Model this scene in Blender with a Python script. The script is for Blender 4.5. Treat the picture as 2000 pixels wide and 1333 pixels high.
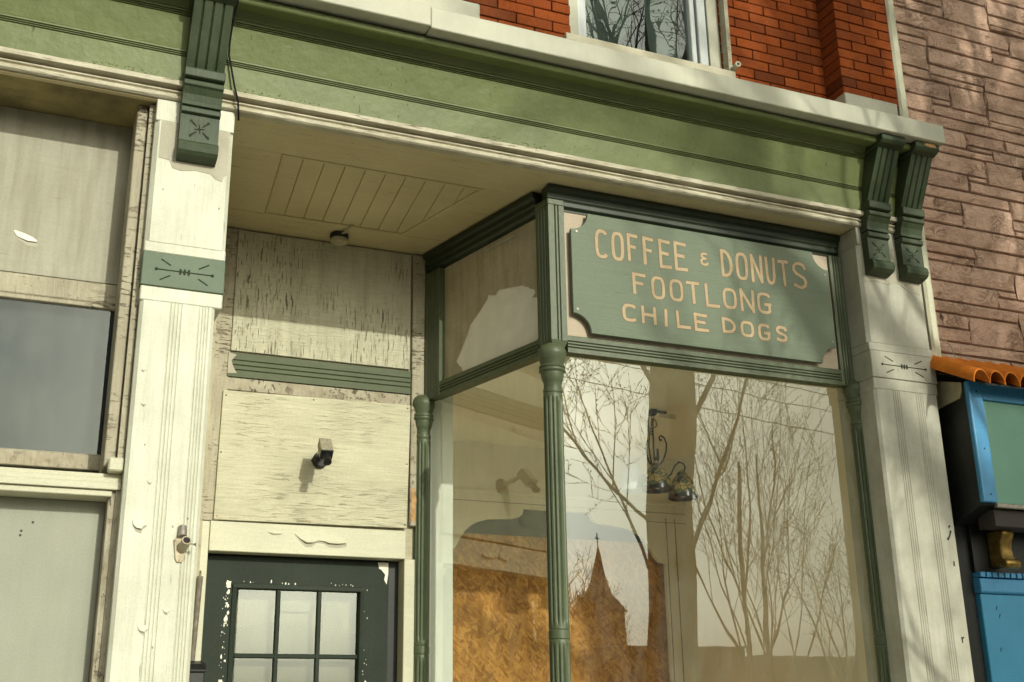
import bpy, bmesh, math, random
from mathutils import Vector, Matrix
R = math.radians
for o in list(bpy.data.objects):
    bpy.data.objects.remove(o, do_unlink=True)
scn = bpy.context.scene
COL = scn.collection

# ------------------------------------------------------------------ camera
CAMP = Vector((0.0, -4.7, 1.6))
YAW, PITCH, ROLL = R(23.52), R(18.5), R(-0.89)
fwd = Vector((math.sin(YAW)*math.cos(PITCH), math.cos(YAW)*math.cos(PITCH), math.sin(PITCH)))
rgt = Vector((math.cos(YAW), -math.sin(YAW), 0)); upv = rgt.cross(fwd)
r2 = rgt*math.cos(ROLL) + upv*math.sin(ROLL); u2 = upv*math.cos(ROLL) - rgt*math.sin(ROLL)
cd = bpy.data.cameras.new('camera'); cd.sensor_width = 36; cd.lens = 2300/2000*36
cd.clip_start = 0.05; cd.clip_end = 2000
cam = bpy.data.objects.new('camera', cd); COL.objects.link(cam)
M = Matrix.Identity(4)
for i in range(3):
    M[i][0] = r2[i]; M[i][1] = u2[i]; M[i][2] = -fwd[i]; M[i][3] = CAMP[i]
cam.matrix_world = M
scn.camera = cam

# ------------------------------------------------------------------ sky and sun
TOSUN = Vector((0.225, -1.0, 0.40)).normalized()
w = bpy.data.worlds.new('World'); scn.world = w; w.use_nodes = True
nt = w.node_tree; bg = nt.nodes['Background']
sky = nt.nodes.new('ShaderNodeTexSky'); sky.sky_type = 'NISHITA'; sky.sun_disc = False
sky.sun_elevation = math.asin(TOSUN.z); sky.sun_rotation = math.atan2(TOSUN.x, TOSUN.y)
sky.altitude = 200; sky.air_density = 1.0; sky.dust_density = 7.0; sky.ozone_density = 1.0
hs = nt.nodes.new('ShaderNodeHueSaturation'); hs.inputs['Saturation'].default_value = 0.28
nt.links.new(sky.outputs[0], hs.inputs['Color'])
tc = nt.nodes.new('ShaderNodeTexCoord')
cmap = nt.nodes.new('ShaderNodeMapping'); cmap.inputs['Scale'].default_value = (1.6, 1.6, 4.5)
nt.links.new(tc.outputs['Generated'], cmap.inputs['Vector'])
cn = nt.nodes.new('ShaderNodeTexNoise'); cn.inputs['Scale'].default_value = 1.6; cn.inputs['Detail'].default_value = 6
nt.links.new(cmap.outputs[0], cn.inputs['Vector'])
cr = nt.nodes.new('ShaderNodeValToRGB')
cr.color_ramp.elements[0].position = 0.3; cr.color_ramp.elements[0].color = (0.74, 0.77, 0.70, 1)
cr.color_ramp.elements[1].position = 0.75; cr.color_ramp.elements[1].color = (1.14, 1.16, 1.0, 1)
nt.links.new(cn.outputs['Fac'], cr.inputs['Fac'])
mul = nt.nodes.new('ShaderNodeMix'); mul.data_type = 'RGBA'; mul.blend_type = 'MULTIPLY'; mul.inputs[0].default_value = 1.0
nt.links.new(hs.outputs[0], mul.inputs[6]); nt.links.new(cr.outputs[0], mul.inputs[7])
nt.links.new(mul.outputs[2], bg.inputs['Color'])
bg.inputs['Strength'].default_value = 0.12
sd = bpy.data.lights.new('sun', 'SUN'); sd.energy = 2.85; sd.angle = R(0.53); sd.color = (1.0, 0.99, 0.84)
sun = bpy.data.objects.new('sun', sd); COL.objects.link(sun)
sun.rotation_mode = 'QUATERNION'; sun.rotation_quaternion = (-TOSUN).to_track_quat('-Z', 'Y')
sun.location = (4, -12, 12)
vs = scn.view_settings
vs.view_transform = 'Standard'; vs.look = 'None'; vs.exposure = -0.12; vs.gamma = 1.0; vs.use_curve_mapping = False
try:
    scn.cycles.transparent_max_bounces = 12; scn.cycles.max_bounces = 9; scn.cycles.diffuse_bounces = 5
except Exception:
    pass

# ------------------------------------------------------------------ material helpers
def newmat(name):
    m = bpy.data.materials.new(name); m.use_nodes = True
    return m, m.node_tree, m.node_tree.nodes['Principled BSDF']
def _n(t, typ, **kw):
    n = t.nodes.new(typ)
    for k, v in kw.items():
        n.inputs[k].default_value = v
    return n
def _pos(t, scale, rot=None, obj=False):
    if obj:
        g = t.nodes.new('ShaderNodeTexCoord'); out = g.outputs['Object']
    else:
        g = t.nodes.new('ShaderNodeNewGeometry'); out = g.outputs['Position']
    mp = t.nodes.new('ShaderNodeMapping'); mp.inputs['Scale'].default_value = scale
    if rot:
        m0 = t.nodes.new('ShaderNodeMapping'); m0.inputs['Rotation'].default_value = rot
        t.links.new(out, m0.inputs['Vector']); out = m0.outputs[0]
    t.links.new(out, mp.inputs['Vector']); return mp.outputs[0]
def _noise(t, vec, scale, detail=4, rough=0.55, dist=0.0):
    n = t.nodes.new('ShaderNodeTexNoise'); n.inputs['Scale'].default_value = scale
    n.inputs['Detail'].default_value = detail; n.inputs['Roughness'].default_value = rough
    n.inputs['Distortion'].default_value = dist
    t.links.new(vec, n.inputs['Vector']); return n.outputs['Fac']
def _ramp(t, fac, p0, p1, c0=(0, 0, 0, 1), c1=(1, 1, 1, 1)):
    r = t.nodes.new('ShaderNodeValToRGB'); e = r.color_ramp.elements
    e[0].position = p0; e[0].color = c0; e[1].position = p1; e[1].color = c1
    t.links.new(fac, r.inputs['Fac']); return r.outputs['Color']
def _mix(t, fac, a, b, blend='MIX'):
    m = t.nodes.new('ShaderNodeMix'); m.data_type = 'RGBA'; m.blend_type = blend
    for s, v in ((0, fac), (6, a), (7, b)):
        if hasattr(v, 'links') or hasattr(v, 'is_linked'):
            t.links.new(v, m.inputs[s])
        else:
            m.inputs[s].default_value = v if s == 0 else (v[0], v[1], v[2], 1)
    return m.outputs[2]
def _math(t, op, a, b=0.0):
    m = t.nodes.new('ShaderNodeMath'); m.operation = op
    for s, v in ((0, a), (1, b)):
        if hasattr(v, 'is_linked'): t.links.new(v, m.inputs[s])
        else: m.inputs[s].default_value = v
    return m.outputs[0]
def paint(name, c1, c2, blotch=2.5, blotch_amt=1.0, grain=None, grain_amt=0.25, crack=None, crack_col=(.12, .1, .06), crack_t=(.30, .36),
          crack2=None, crack2_t=(.30, .36), chip=None, rough=0.6, bump=0.35, streak=None, speck=0.10, spec=0.3, seed=0.0, lump=0.0):
    """weathered paint: two tones blotched together, wood grain, checks, chips, rain streaks"""
    m, t, p = newmat(name)
    v0 = _pos(t, (1, 1, 1))
    base = _mix(t, _ramp(t, _noise(t, v0, blotch, 5, .6), .35, .68), c1, c2 if blotch_amt else c1)
    h = _math(t, 'MULTIPLY', _noise(t, v0, 45, 4), 0.25)
    if lump:
        h = _math(t, 'ADD', h, _math(t, 'MULTIPLY', _noise(t, v0, 14, 3), lump))
    sp = _ramp(t, _noise(t, v0, 130, 3), .3, .75, (1-speck, 1-speck, 1-speck, 1), (1+speck*.4,)*3 + (1,))
    base = _mix(t, 1.0, base, sp, 'MULTIPLY')
    if streak:
        s = _ramp(t, _noise(t, _pos(t, (9, 9, .9)), 3.0, 4), .42, .75)
        base = _mix(t, _math(t, 'MULTIPLY', s, streak[1]), base, streak[0])
    if grain:
        g = _noise(t, _pos(t, grain), 1.0, 6, .62, .4)
        base = _mix(t, grain_amt, base, _ramp(t, g, .3, .72, (.45, .43, .4, 1), (1.12, 1.12, 1.1, 1)), 'MULTIPLY') if grain_amt else base
        h = _math(t, 'ADD', h, _math(t, 'MULTIPLY', g, .8))
    for ck, ct in ((crack, crack_t), (crack2, crack2_t)):
        if ck:
            k = _ramp(t, _noise(t, _pos(t, ck), 1.0, 3, .5, .25), ct[0], ct[1], (1, 1, 1, 1), (0, 0, 0, 1))
            gate = _ramp(t, _noise(t, v0, 3.1, 2), .42, .6)
            k = _math(t, 'MULTIPLY', k, gate)
            base = _mix(t, _math(t, 'MULTIPLY', k, .85), base, crack_col)
            h = _math(t, 'SUBTRACT', h, _math(t, 'MULTIPLY', k, 1.6))
    if chip:
        k = _ramp(t, _noise(t, _pos(t, (1, 1, 1)), chip[1], 6, .65), chip[2], chip[2]+.02)
        gate = _ramp(t, _noise(t, v0, 1.7, 2), .4, .62)
        k = _math(t, 'MULTIPLY', k, gate)
        base = _mix(t, k, base, chip[0])
        h = _math(t, 'SUBTRACT', h, _math(t, 'MULTIPLY', k, .9))
    t.links.new(base, p.inputs['Base Color'])
    p.inputs['Roughness'].default_value = rough
    p.inputs['Specular IOR Level'].default_value = spec
    b = t.nodes.new('ShaderNodeBump'); b.inputs['Strength'].default_value = bump; b.inputs['Distance'].default_value = 0.006
    t.links.new(h, b.inputs['Height']); t.links.new(b.outputs[0], p.inputs['Normal'])
    return m
def plain(name, c, rough=.5, metal=0.0, var=.15, bump=.1, scale=30, spec=.4):
    m, t, p = newmat(name)
    n = _noise(t, _pos(t, (1, 1, 1)), scale, 4)
    base = _mix(t, _ramp(t, n, .3, .7), tuple(x*(1-var) for x in c), tuple(min(1, x*(1+var)) for x in c))
    t.links.new(base, p.inputs['Base Color']); p.inputs['Roughness'].default_value = rough; p.inputs['Metallic'].default_value = metal
    p.inputs['Specular IOR Level'].default_value = spec
    if bump:
        b = t.nodes.new('ShaderNodeBump'); b.inputs['Strength'].default_value = bump; b.inputs['Distance'].default_value = .003
        t.links.new(n, b.inputs['Height']); t.links.new(b.outputs[0], p.inputs['Normal'])
    return m
def piece_mat(name, cols, bump=.5, nscale=25, rough=.85, dirt=None, dist=.006, facets=False):
    """colour differs from piece to piece (object random), rough relief"""
    m, t, p = newmat(name)
    oi = t.nodes.new('ShaderNodeObjectInfo')
    r = t.nodes.new('ShaderNodeValToRGB'); r.color_ramp.interpolation = 'LINEAR'
    els = r.color_ramp.elements
    while len(els) < len(cols): els.new(.5)
    for i, c in enumerate(cols):
        els[i].position = i/(len(cols)-1); els[i].color = (*c, 1)
    t.links.new(oi.outputs['Random'], r.inputs['Fac'])
    v0 = _pos(t, (1, 1, 1))
    n = _noise(t, v0, nscale, 6, .65)
    base = _mix(t, 1.0, r.outputs['Color'], _ramp(t, n, .25, .75, (.72, .70, .68, 1), (1.18, 1.16, 1.12, 1)), 'MULTIPLY')
    if dirt:
        base = _mix(t, _math(t, 'MULTIPLY', _ramp(t, _noise(t, v0, 5, 5, .6), .48, .72), dirt[1]), base, dirt[0])
    h = n
    if facets:
        vo = t.nodes.new('ShaderNodeTexVoronoi'); vo.feature = 'SMOOTH_F1'; vo.inputs['Scale'].default_value = 1.0; vo.inputs['Smoothness'].default_value = .25
        wv = t.nodes.new('ShaderNodeVectorMath'); wv.operation = 'ADD'
        nz = t.nodes.new('ShaderNodeTexNoise'); nz.inputs['Scale'].default_value = 6
        t.links.new(v0, nz.inputs['Vector'])
        t.links.new(_pos(t, (11, 11, 17)), wv.inputs[0]); t.links.new(nz.outputs['Color'], wv.inputs[1])
        t.links.new(wv.outputs[0], vo.inputs['Vector'])
        h = _math(t, 'ADD', n, _math(t, 'MULTIPLY', vo.outputs['Distance'], 1.6))
        base = _mix(t, 1.0, base, _ramp(t, vo.outputs['Distance'], .1, .8, (1.08, 1.07, 1.05, 1), (.72, .68, .64, 1)), 'MULTIPLY')
    t.links.new(base, p.inputs['Base Color']); p.inputs['Roughness'].default_value = rough; p.inputs['Specular IOR Level'].default_value = .08
    b = t.nodes.new('ShaderNodeBump'); b.inputs['Strength'].default_value = bump; b.inputs['Distance'].default_value = dist
    t.links.new(h, b.inputs['Height']); t.links.new(b.outputs[0], p.inputs['Normal'])
    return m
def stone_mat(name, cols, bump=.5, nscale=25, dirt=None, dist=.006, facets=True):
    m, t, p = newmat(name)
    oi = t.nodes.new('ShaderNodeObjectInfo')
    r = t.nodes.new('ShaderNodeValToRGB'); els = r.color_ramp.elements
    while len(els) < len(cols): els.new(.5)
    for i, c in enumerate(cols):
        els[i].position = i/(len(cols)-1); els[i].color = (*c, 1)
    t.links.new(oi.outputs['Random'], r.inputs['Fac'])
    v0 = _pos(t, (1, 1, 1.5), (0, .35, 0))
    big = _noise(t, v0, 9, 9, .66, .6)
    fine = _noise(t, v0, 70, 4, .6)
    rid = _math(t, 'ABSOLUTE', _math(t, 'SUBTRACT', _noise(t, v0, 13, 5, .55, .8), .5))
    crev = _ramp(t, rid, 0.0, .06, (1, 1, 1, 1), (0, 0, 0, 1))
    gate = _ramp(t, _noise(t, v0, 6, 2), .5, .62)
    crev = _math(t, 'MULTIPLY', crev, gate)
    base = _mix(t, 1.0, r.outputs['Color'], _ramp(t, big, .3, .7, (.76, .73, .70, 1), (1.12, 1.11, 1.09, 1)), 'MULTIPLY')
    base = _mix(t, 1.0, base, _ramp(t, fine, .25, .75, (.88, .87, .86, 1), (1.08, 1.08, 1.07, 1)), 'MULTIPLY')
    if dirt:
        base = _mix(t, _math(t, 'MULTIPLY', _ramp(t, _noise(t, _pos(t, (1, 1, 1)), 4, 5, .6), .52, .74), dirt[1]), base, dirt[0])
    base = _mix(t, _math(t, 'MULTIPLY', crev, .55), base, (.16, .09, .055))
    t.links.new(base, p.inputs['Base Color']); p.inputs['Roughness'].default_value = .85; p.inputs['Specular IOR Level'].default_value = .2
    h = _math(t, 'ADD', _math(t, 'MULTIPLY', big, 2.2), _math(t, 'MULTIPLY', fine, .25))
    h = _math(t, 'SUBTRACT', h, _math(t, 'MULTIPLY', crev, .35))
    b = t.nodes.new('ShaderNodeBump'); b.inputs['Strength'].default_value = bump; b.inputs['Distance'].default_value = dist
    t.links.new(h, b.inputs['Height']); t.links.new(b.outputs[0], p.inputs['Normal'])
    return m
def glass(name, f0=.10, tint=(.975, .985, .975), wav=.012, dirt=.03, wscale=2.2):
    m, t, p = newmat(name); t.nodes.remove(p)
    out = [n for n in t.nodes if n.type == 'OUTPUT_MATERIAL'][0]
    g = t.nodes.new('ShaderNodeNewGeometry')
    bmp = t.nodes.new('ShaderNodeBump'); bmp.inputs['Strength'].default_value = wav; bmp.inputs['Distance'].default_value = .1
    t.links.new(_noise(t, _pos(t, (1, 1, .5)), wscale, 2, .4), bmp.inputs['Height'])
    dt = t.nodes.new('ShaderNodeVectorMath'); dt.operation = 'DOT_PRODUCT'
    t.links.new(g.outputs['Normal'], dt.inputs[0]); t.links.new(g.outputs['Incoming'], dt.inputs[1])
    c = _math(t, 'ABSOLUTE', dt.outputs['Value'])
    sch = _math(t, 'POWER', _math(t, 'SUBTRACT', 1.0, c), 5.0)
    f = _math(t, 'ADD', f0, _math(t, 'MULTIPLY', sch, 1-f0))
    f = _math(t, 'MULTIPLY', f, _math(t, 'SUBTRACT', 1.0, g.outputs['Backfacing']))
    tr = t.nodes.new('ShaderNodeBsdfTransparent'); tr.inputs[0].default_value = (*tint, 1)
    gl = t.nodes.new('ShaderNodeBsdfGlossy'); gl.inputs['Roughness'].default_value = 0.0; gl.inputs[0].default_value = (.93, 1.0, .96, 1)
    t.links.new(bmp.outputs[0], gl.inputs['Normal'])
    mx = t.nodes.new('ShaderNodeMixShader'); t.links.new(f, mx.inputs[0]); t.links.new(tr.outputs[0], mx.inputs[1]); t.links.new(gl.outputs[0], mx.inputs[2])
    df = t.nodes.new('ShaderNodeBsdfDiffuse'); df.inputs[0].default_value = (.62, .62, .55, 1)
    dn = _math(t, 'MULTIPLY', _ramp(t, _noise(t, _pos(t, (5, 5, 2)), 2.5, 6, .65), .35, .8), dirt)
    m2 = t.nodes.new('ShaderNodeMixShader'); t.links.new(dn, m2.inputs[0]); t.links.new(mx.outputs[0], m2.inputs[1]); t.links.new(df.outputs[0], m2.inputs[2])
    t.links.new(m2.outputs[0], out.inputs['Surface'])
    return m
def osb(name):
    m, t, p = newmat(name)
    acc = None; hh = None
    for i, (rot, sc) in enumerate((((0, .45, 0), (15, 15, 62)), ((0, -.75, 0), (19, 19, 74)), ((0, 1.35, 0), (13, 13, 58)), ((0, 2.3, 0), (24, 24, 80)))):
        vo = t.nodes.new('ShaderNodeTexVoronoi'); vo.feature = 'F1'; vo.inputs['Scale'].default_value = 1.0; vo.inputs['Randomness'].default_value = 1.0
        t.links.new(_pos(t, sc, rot), vo.inputs['Vector'])
        sc_ = t.nodes.new('ShaderNodeSeparateColor'); t.links.new(vo.outputs['Color'], sc_.inputs[0])
        col = _ramp(t, sc_.outputs[0], 0, 1, (.36, .145, .016, 1), (.70, .36, .075, 1))
        hh = sc_.outputs[0] if hh is None else _math(t, 'ADD', hh, sc_.outputs[0])
        acc = col if acc is None else _mix(t, _ramp(t, sc_.outputs[1], .66, .70), acc, col)
    big = _ramp(t, _noise(t, _pos(t, (1, 1, 1)), 5, 4), .3, .72, (.72, .68, .6, 1), (1.1, 1.1, 1.1, 1))
    acc = _mix(t, 1.0, acc, big, 'MULTIPLY')
    t.links.new(acc, p.inputs['Base Color']); p.inputs['Roughness'].default_value = .7
    b = t.nodes.new('ShaderNodeBump'); b.inputs['Strength'].default_value = .25; b.inputs['Distance'].default_value = .002
    t.links.new(hh, b.inputs['Height']); t.links.new(b.outputs[0], p.inputs['Normal'])
    return m

MT = {}
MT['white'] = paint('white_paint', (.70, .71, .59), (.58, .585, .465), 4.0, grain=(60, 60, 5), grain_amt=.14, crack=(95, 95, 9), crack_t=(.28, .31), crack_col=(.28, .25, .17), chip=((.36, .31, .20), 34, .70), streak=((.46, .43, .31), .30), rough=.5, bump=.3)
MT['white_shady'] = paint('tree_shaded_white_paint', (.52, .515, .43), (.38, .37, .30), 5.0, grain=(60, 60, 5), grain_amt=.14, crack=(95, 95, 9), crack_t=(.25, .29), crack_col=(.2, .18, .12), streak=((.35, .32, .22), .35), chip=((.30, .26, .18), 30, .70), rough=.55, bump=.3)  # greyer than the left pillar: tree shade painted into the white
MT['bare_primer'] = paint('worn_primer', (.47, .44, .35), (.40, .37, .28), 9.0, chip=((.6, .57, .46), 40, .68), rough=.75, bump=.35)
MT['cream'] = paint('cream_wood', (.55, .50, .35), (.40, .35, .23), 3.5, grain=(8, 70, 70), grain_amt=.25, crack=(14, 110, 110), crack_t=(.34, .38), crack_col=(.10, .075, .04), streak=((.30, .25, .15), .3), rough=.62, bump=.35, chip=((.25, .2, .12), 18, .74))
MT['moulding'] = paint('moulding_cream', (.64, .60, .47), (.46, .42, .30), 6.0, grain=(6, 70, 70), grain_amt=.35, crack=(10, 130, 130), crack_t=(.36, .43), crack_col=(.16, .12, .07), rough=.65, bump=.5, lump=.5)
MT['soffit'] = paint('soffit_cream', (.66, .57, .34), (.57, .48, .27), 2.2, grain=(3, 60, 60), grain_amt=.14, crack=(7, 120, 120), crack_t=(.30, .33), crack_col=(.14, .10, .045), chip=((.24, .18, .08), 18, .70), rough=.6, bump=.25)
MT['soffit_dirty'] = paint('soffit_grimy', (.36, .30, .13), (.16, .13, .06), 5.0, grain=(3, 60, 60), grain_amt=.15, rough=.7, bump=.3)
MT['ply_v'] = paint('plywood_checked', (.62, .60, .45), (.54, .52, .38), 3.5, grain=(9, 9, 120), grain_amt=.25, crack=(170, 170, 10), crack_t=(.36, .39), crack_col=(.16, .135, .08), crack2=(90, 90, 8), crack2_t=(.32, .345), rough=.75, bump=1.0, streak=((.32, .30, .20), .45), lump=.4)
MT['ply_h'] = paint('plywood_painted', (.62, .595, .425), (.52, .495, .35), 3.0, grain=(6, 6, 110), grain_amt=.32, crack=(9, 9, 260), crack_t=(.36, .40), crack_col=(.40, .37, .25), crack2=(6, 6, 150), crack2_t=(.27, .30), rough=.65, bump=.7)
MT['board_v'] = paint('weathered_board', (.50, .46, .34), (.38, .34, .25), 4.0, grain=(80, 80, 6), grain_amt=.3, crack=(18, 18, 90), crack_t=(.38, .42), crack_col=(.14, .11, .07), rough=.75, bump=.8, chip=((.22, .18, .12), 30, .64), lump=.3)
MT['peel'] = paint('peeling_board', (.52, .48, .37), (.36, .31, .22), 7.0, grain=(60, 60, 9), grain_amt=.3, crack=(45, 45, 22), crack_t=(.36, .42), crack_col=(.10, .08, .05), rough=.8, bump=.8, chip=((.15, .12, .07), 38, .58), lump=.5)
MT['lintel'] = paint('lintel_paint', (.62, .605, .45), (.54, .525, .385), 2.2, grain=(5, 60, 60), grain_amt=.1, rough=.5, bump=.2)
MT['panel_cream'] = paint('panel_cream', (.40, .385, .30), (.345, .33, .25), 2.4, streak=((.23, .205, .13), .6), grain=(5, 5, 60), grain_amt=.08, crack=(6, 6, 140), crack_t=(.27, .30), crack_col=(.2, .16, .1), rough=.6, bump=.2)
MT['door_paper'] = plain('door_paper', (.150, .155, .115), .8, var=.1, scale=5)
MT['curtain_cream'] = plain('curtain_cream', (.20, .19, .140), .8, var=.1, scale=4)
MT['fascia'] = paint('olive_green_paint', (.165, .198, .072), (.128, .155, .054), 3.4, crack=(70, 70, 14), crack_t=(.27, .30), crack_col=(.07, .085, .03), streak=((.115, .14, .05), .35), rough=.5, bump=.6, lump=1.3, speck=.08, spec=.35)
MT['trim'] = paint('dark_green_paint', (.102, .126, .068), (.078, .100, .052), 4.0, grain=(30, 30, 30), grain_amt=.2, rough=.45, bump=.35, chip=((.16, .2, .13), 40, .74), spec=.4, lump=.3)
MT['trim_shaded'] = paint('shaded_green_paint', (.020, .032, .016), (.016, .026, .013), 4.0, rough=.4, bump=.3, spec=.4, lump=.3)  # darker copy of the trim green, with the soffit's shadow painted in
MT['bracket'] = paint('bracket_green', (.036, .054, .025), (.064, .086, .045), 6.0, grain=(60, 60, 9), grain_amt=.22, rough=.5, bump=.5, chip=((.16, .19, .12), 30, .70), lump=.6)
MT['band'] = paint('band_green', (.130, .170, .112), (.110, .148, .095), 6.0, rough=.55, bump=.3, chip=((.25, .3, .2), 60, .72))
MT['rail_green'] = paint('faded_green', (.088, .110, .050), (.072, .092, .040), 4.0, grain=(5, 60, 60), grain_amt=.15, rough=.55, bump=.3)
MT['sign'] = paint('sign_green', (.162, .200, .138), (.136, .172, .115), 2.0, grain=(4, 4, 110), grain_amt=.16, crack=(5, 5, 130), crack_t=(.26, .29), crack_col=(.05, .075, .05), rough=.55, bump=.3)
MT['gold'] = paint('sign_letter_paint', (.52, .40, .24), (.42, .31, .18), 14.0, grain=(6, 6, 120), grain_amt=.12, rough=.6, bump=.15)
MT['letter_edge'] = plain('sign_letter_edge', (.16, .075, .035), .6, var=.3)
MT['panel'] = paint('beige_panel', (.55, .46, .35), (.47, .39, .29), 4.0, grain=(6, 6, 90), grain_amt=.16, rough=.7, bump=.25)
MT['side_panel'] = paint('stained_panel', (.52, .46, .34), (.42, .36, .25), 4.0, grain=(30, 8, 60), grain_amt=.16, rough=.75, bump=.3, streak=((.16, .12, .06), .4))
MT['paper'] = plain('white_backing', (.82, .79, .70), .7, var=.06, bump=.05, scale=12)
MT['door'] = paint('door_green', (.020, .030, .020), (.028, .040, .027), 3.0, grain=(40, 40, 5), grain_amt=.2, spec=.18, rough=.6, bump=.25, chip=((.55, .53, .45), 75, .745), speck=.25)
MT['chip_white'] = plain('bare_white', (.78, .76, .64), .7, var=.08)
MT['incise'] = plain('carving_shade_and_marks', (.030, .040, .022), .9, var=.2)  # dark tone painting the shade inside carved lines; also scuffs and paint marks
MT['groove'] = plain('muted_tan_lines', (.30, .27, .19), .9, var=.3)  # muted tan for nail holes, sticker lines and partition beads
MT['dark'] = plain('near_black', (.012, .013, .012), .5, var=.3)
MT['dark_wood'] = plain('black_paint', (.010, .011, .010), .45, var=.4, bump=.2)
MT['brick'] = piece_mat('red_brick', [(.22, .055, .016), (.33, .080, .020), (.27, .064, .017), (.37, .092, .024), (.15, .042, .016), (.30, .072, .018)], bump=.35, nscale=55, dirt=((.14, .05, .025), .5), dist=.004)
MT['mortar'] = plain('dark_mortar', (.060, .030, .018), .95, var=.3, bump=.4, scale=80)
MT['stone'] = stone_mat('rockface_stone', [(.60, .41, .315), (.68, .47, .365), (.52, .355, .27), (.64, .43, .33), (.48, .335, .265)], bump=1.0, nscale=26, dirt=((.26, .16, .10), .55), dist=.016)
MT['stone_joint'] = plain('tan_joint', (.40, .265, .19), .95, var=.15, bump=.3, scale=60)
MT['crown'] = paint('crown_white', (.56, .56, .44), (.45, .45, .36), 3.0, streak=((.45, .42, .33), .4), rough=.5, bump=.15, speck=.06)
MT['sill'] = paint('sill_stone', (.62, .58, .43), (.52, .48, .36), 6.0, rough=.7, bump=.3)
MT['vinyl'] = paint('window_frame_white', (.64, .68, .66), (.56, .60, .60), 3.0, streak=((.34, .36, .36), .4), rough=.4, bump=.05)
MT['glass'] = glass('shop_glass', .135, wav=.012, dirt=.045)
MT['glass_up'] = glass('upper_glass', .16, (.75, .8, .78), wav=.03, dirt=.03, wscale=3)
MT['glass_grey'] = glass('dusty_glass', .04, (.8, .82, .82), wav=.015, dirt=.04)
MT['glass_door'] = glass('door_glass', .10, (.9, .9, .86), wav=.008, dirt=.05)
MT['interior'] = paint('interior_cream', (.86, .79, .60), (.84, .76, .58), 1.5, rough=.7, bump=.05, speck=.03)
MT['interior_white'] = paint('interior_white', (.78, .80, .70), (.75, .77, .67), 1.5, rough=.7, bump=.08, speck=.04)
MT['osb'] = osb('osb_board')
MT['camera_case'] = plain('sun_bleached_case', (.30, .27, .19), .7, 0, .35, .3, 90)
MT['iron'] = plain('wrought_iron', (.010, .010, .009), .65, 0, .3, spec=.15)
MT['metal'] = plain('dull_metal', (.33, .30, .25), .5, .55, .25, scale=50)
MT['old_brass'] = plain('painted_metal', (.42, .36, .25), .55, .2, .25, scale=60)
MT['rust_wood'] = plain('exposed_wood', (.45, .26, .11), .8, var=.35, scale=40)
MT['cable'] = plain('black_cable', (.012, .011, .010), .7, spec=.15)
MT['tile'] = paint('terracotta_tile', (.74, .225, .026), (.62, .175, .020), 14.0, rough=.65, bump=.2, speck=.14, spec=.12, streak=((.42, .12, .03), .4))
MT['blue'] = paint('blue_paint', (.065, .30, .56), (.050, .245, .47), 6.0, rough=.35, bump=.1, spec=.5)
MT['blue_lt'] = paint('pale_blue_panel', (.055, .32, .54), (.045, .265, .47), 2.0, rough=.35, bump=.1, spec=.5)
MT['lightbox'] = paint('green_acrylic', (.19, .40, .30), (.155, .335, .25), 3.0, rough=.35, bump=.05, speck=.05)
MT['gilt'] = plain('gilt', (.26, .17, .045), .4, .7, .4)
MT['grey_door'] = paint('grey_metal_door', (.335, .342, .275), (.300, .308, .246), 2.6, rough=.55, bump=.08, speck=.10, streak=((.25, .25, .19), .3))
MT['tin'] = plain('tan_flashing', (.42, .38, .25), .5, .2, .15)
MT['bark'] = paint('bark', (.070, .058, .044), (.048, .040, .030), 6.0, grain=(30, 30, 4), grain_amt=.4, rough=.9, bump=.8)
MT['twig'] = plain('twig_bark', (.075, .060, .045), .85, var=.3)
MT['asphalt'] = plain('asphalt', (.055, .055, .055), .9, var=.25, bump=.4, scale=60)
MT['concrete'] = plain('sidewalk_concrete', (.40, .38, .32), .9, var=.15, bump=.3, scale=25)
MT['far_wall'] = plain('far_tan_wall', (.27, .22, .15), .9, var=.12, scale=2)
MT['far_brick'] = plain('far_brick_wall', (.22, .10, .065), .9, var=.15, scale=3)
MT['slate'] = plain('dark_slate', (.055, .045, .04), .7, var=.2, scale=6)
MT['grey_blind'] = plain('grey_blind', (.036, .050, .054), .9, var=.12, scale=3)
MT['curtain'] = plain('grey_curtain', (.16, .18, .16), .9, var=.3, scale=6)
MT['shade_white'] = plain('frosted_glass', (.66, .70, .74), .3, var=.05)

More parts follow.
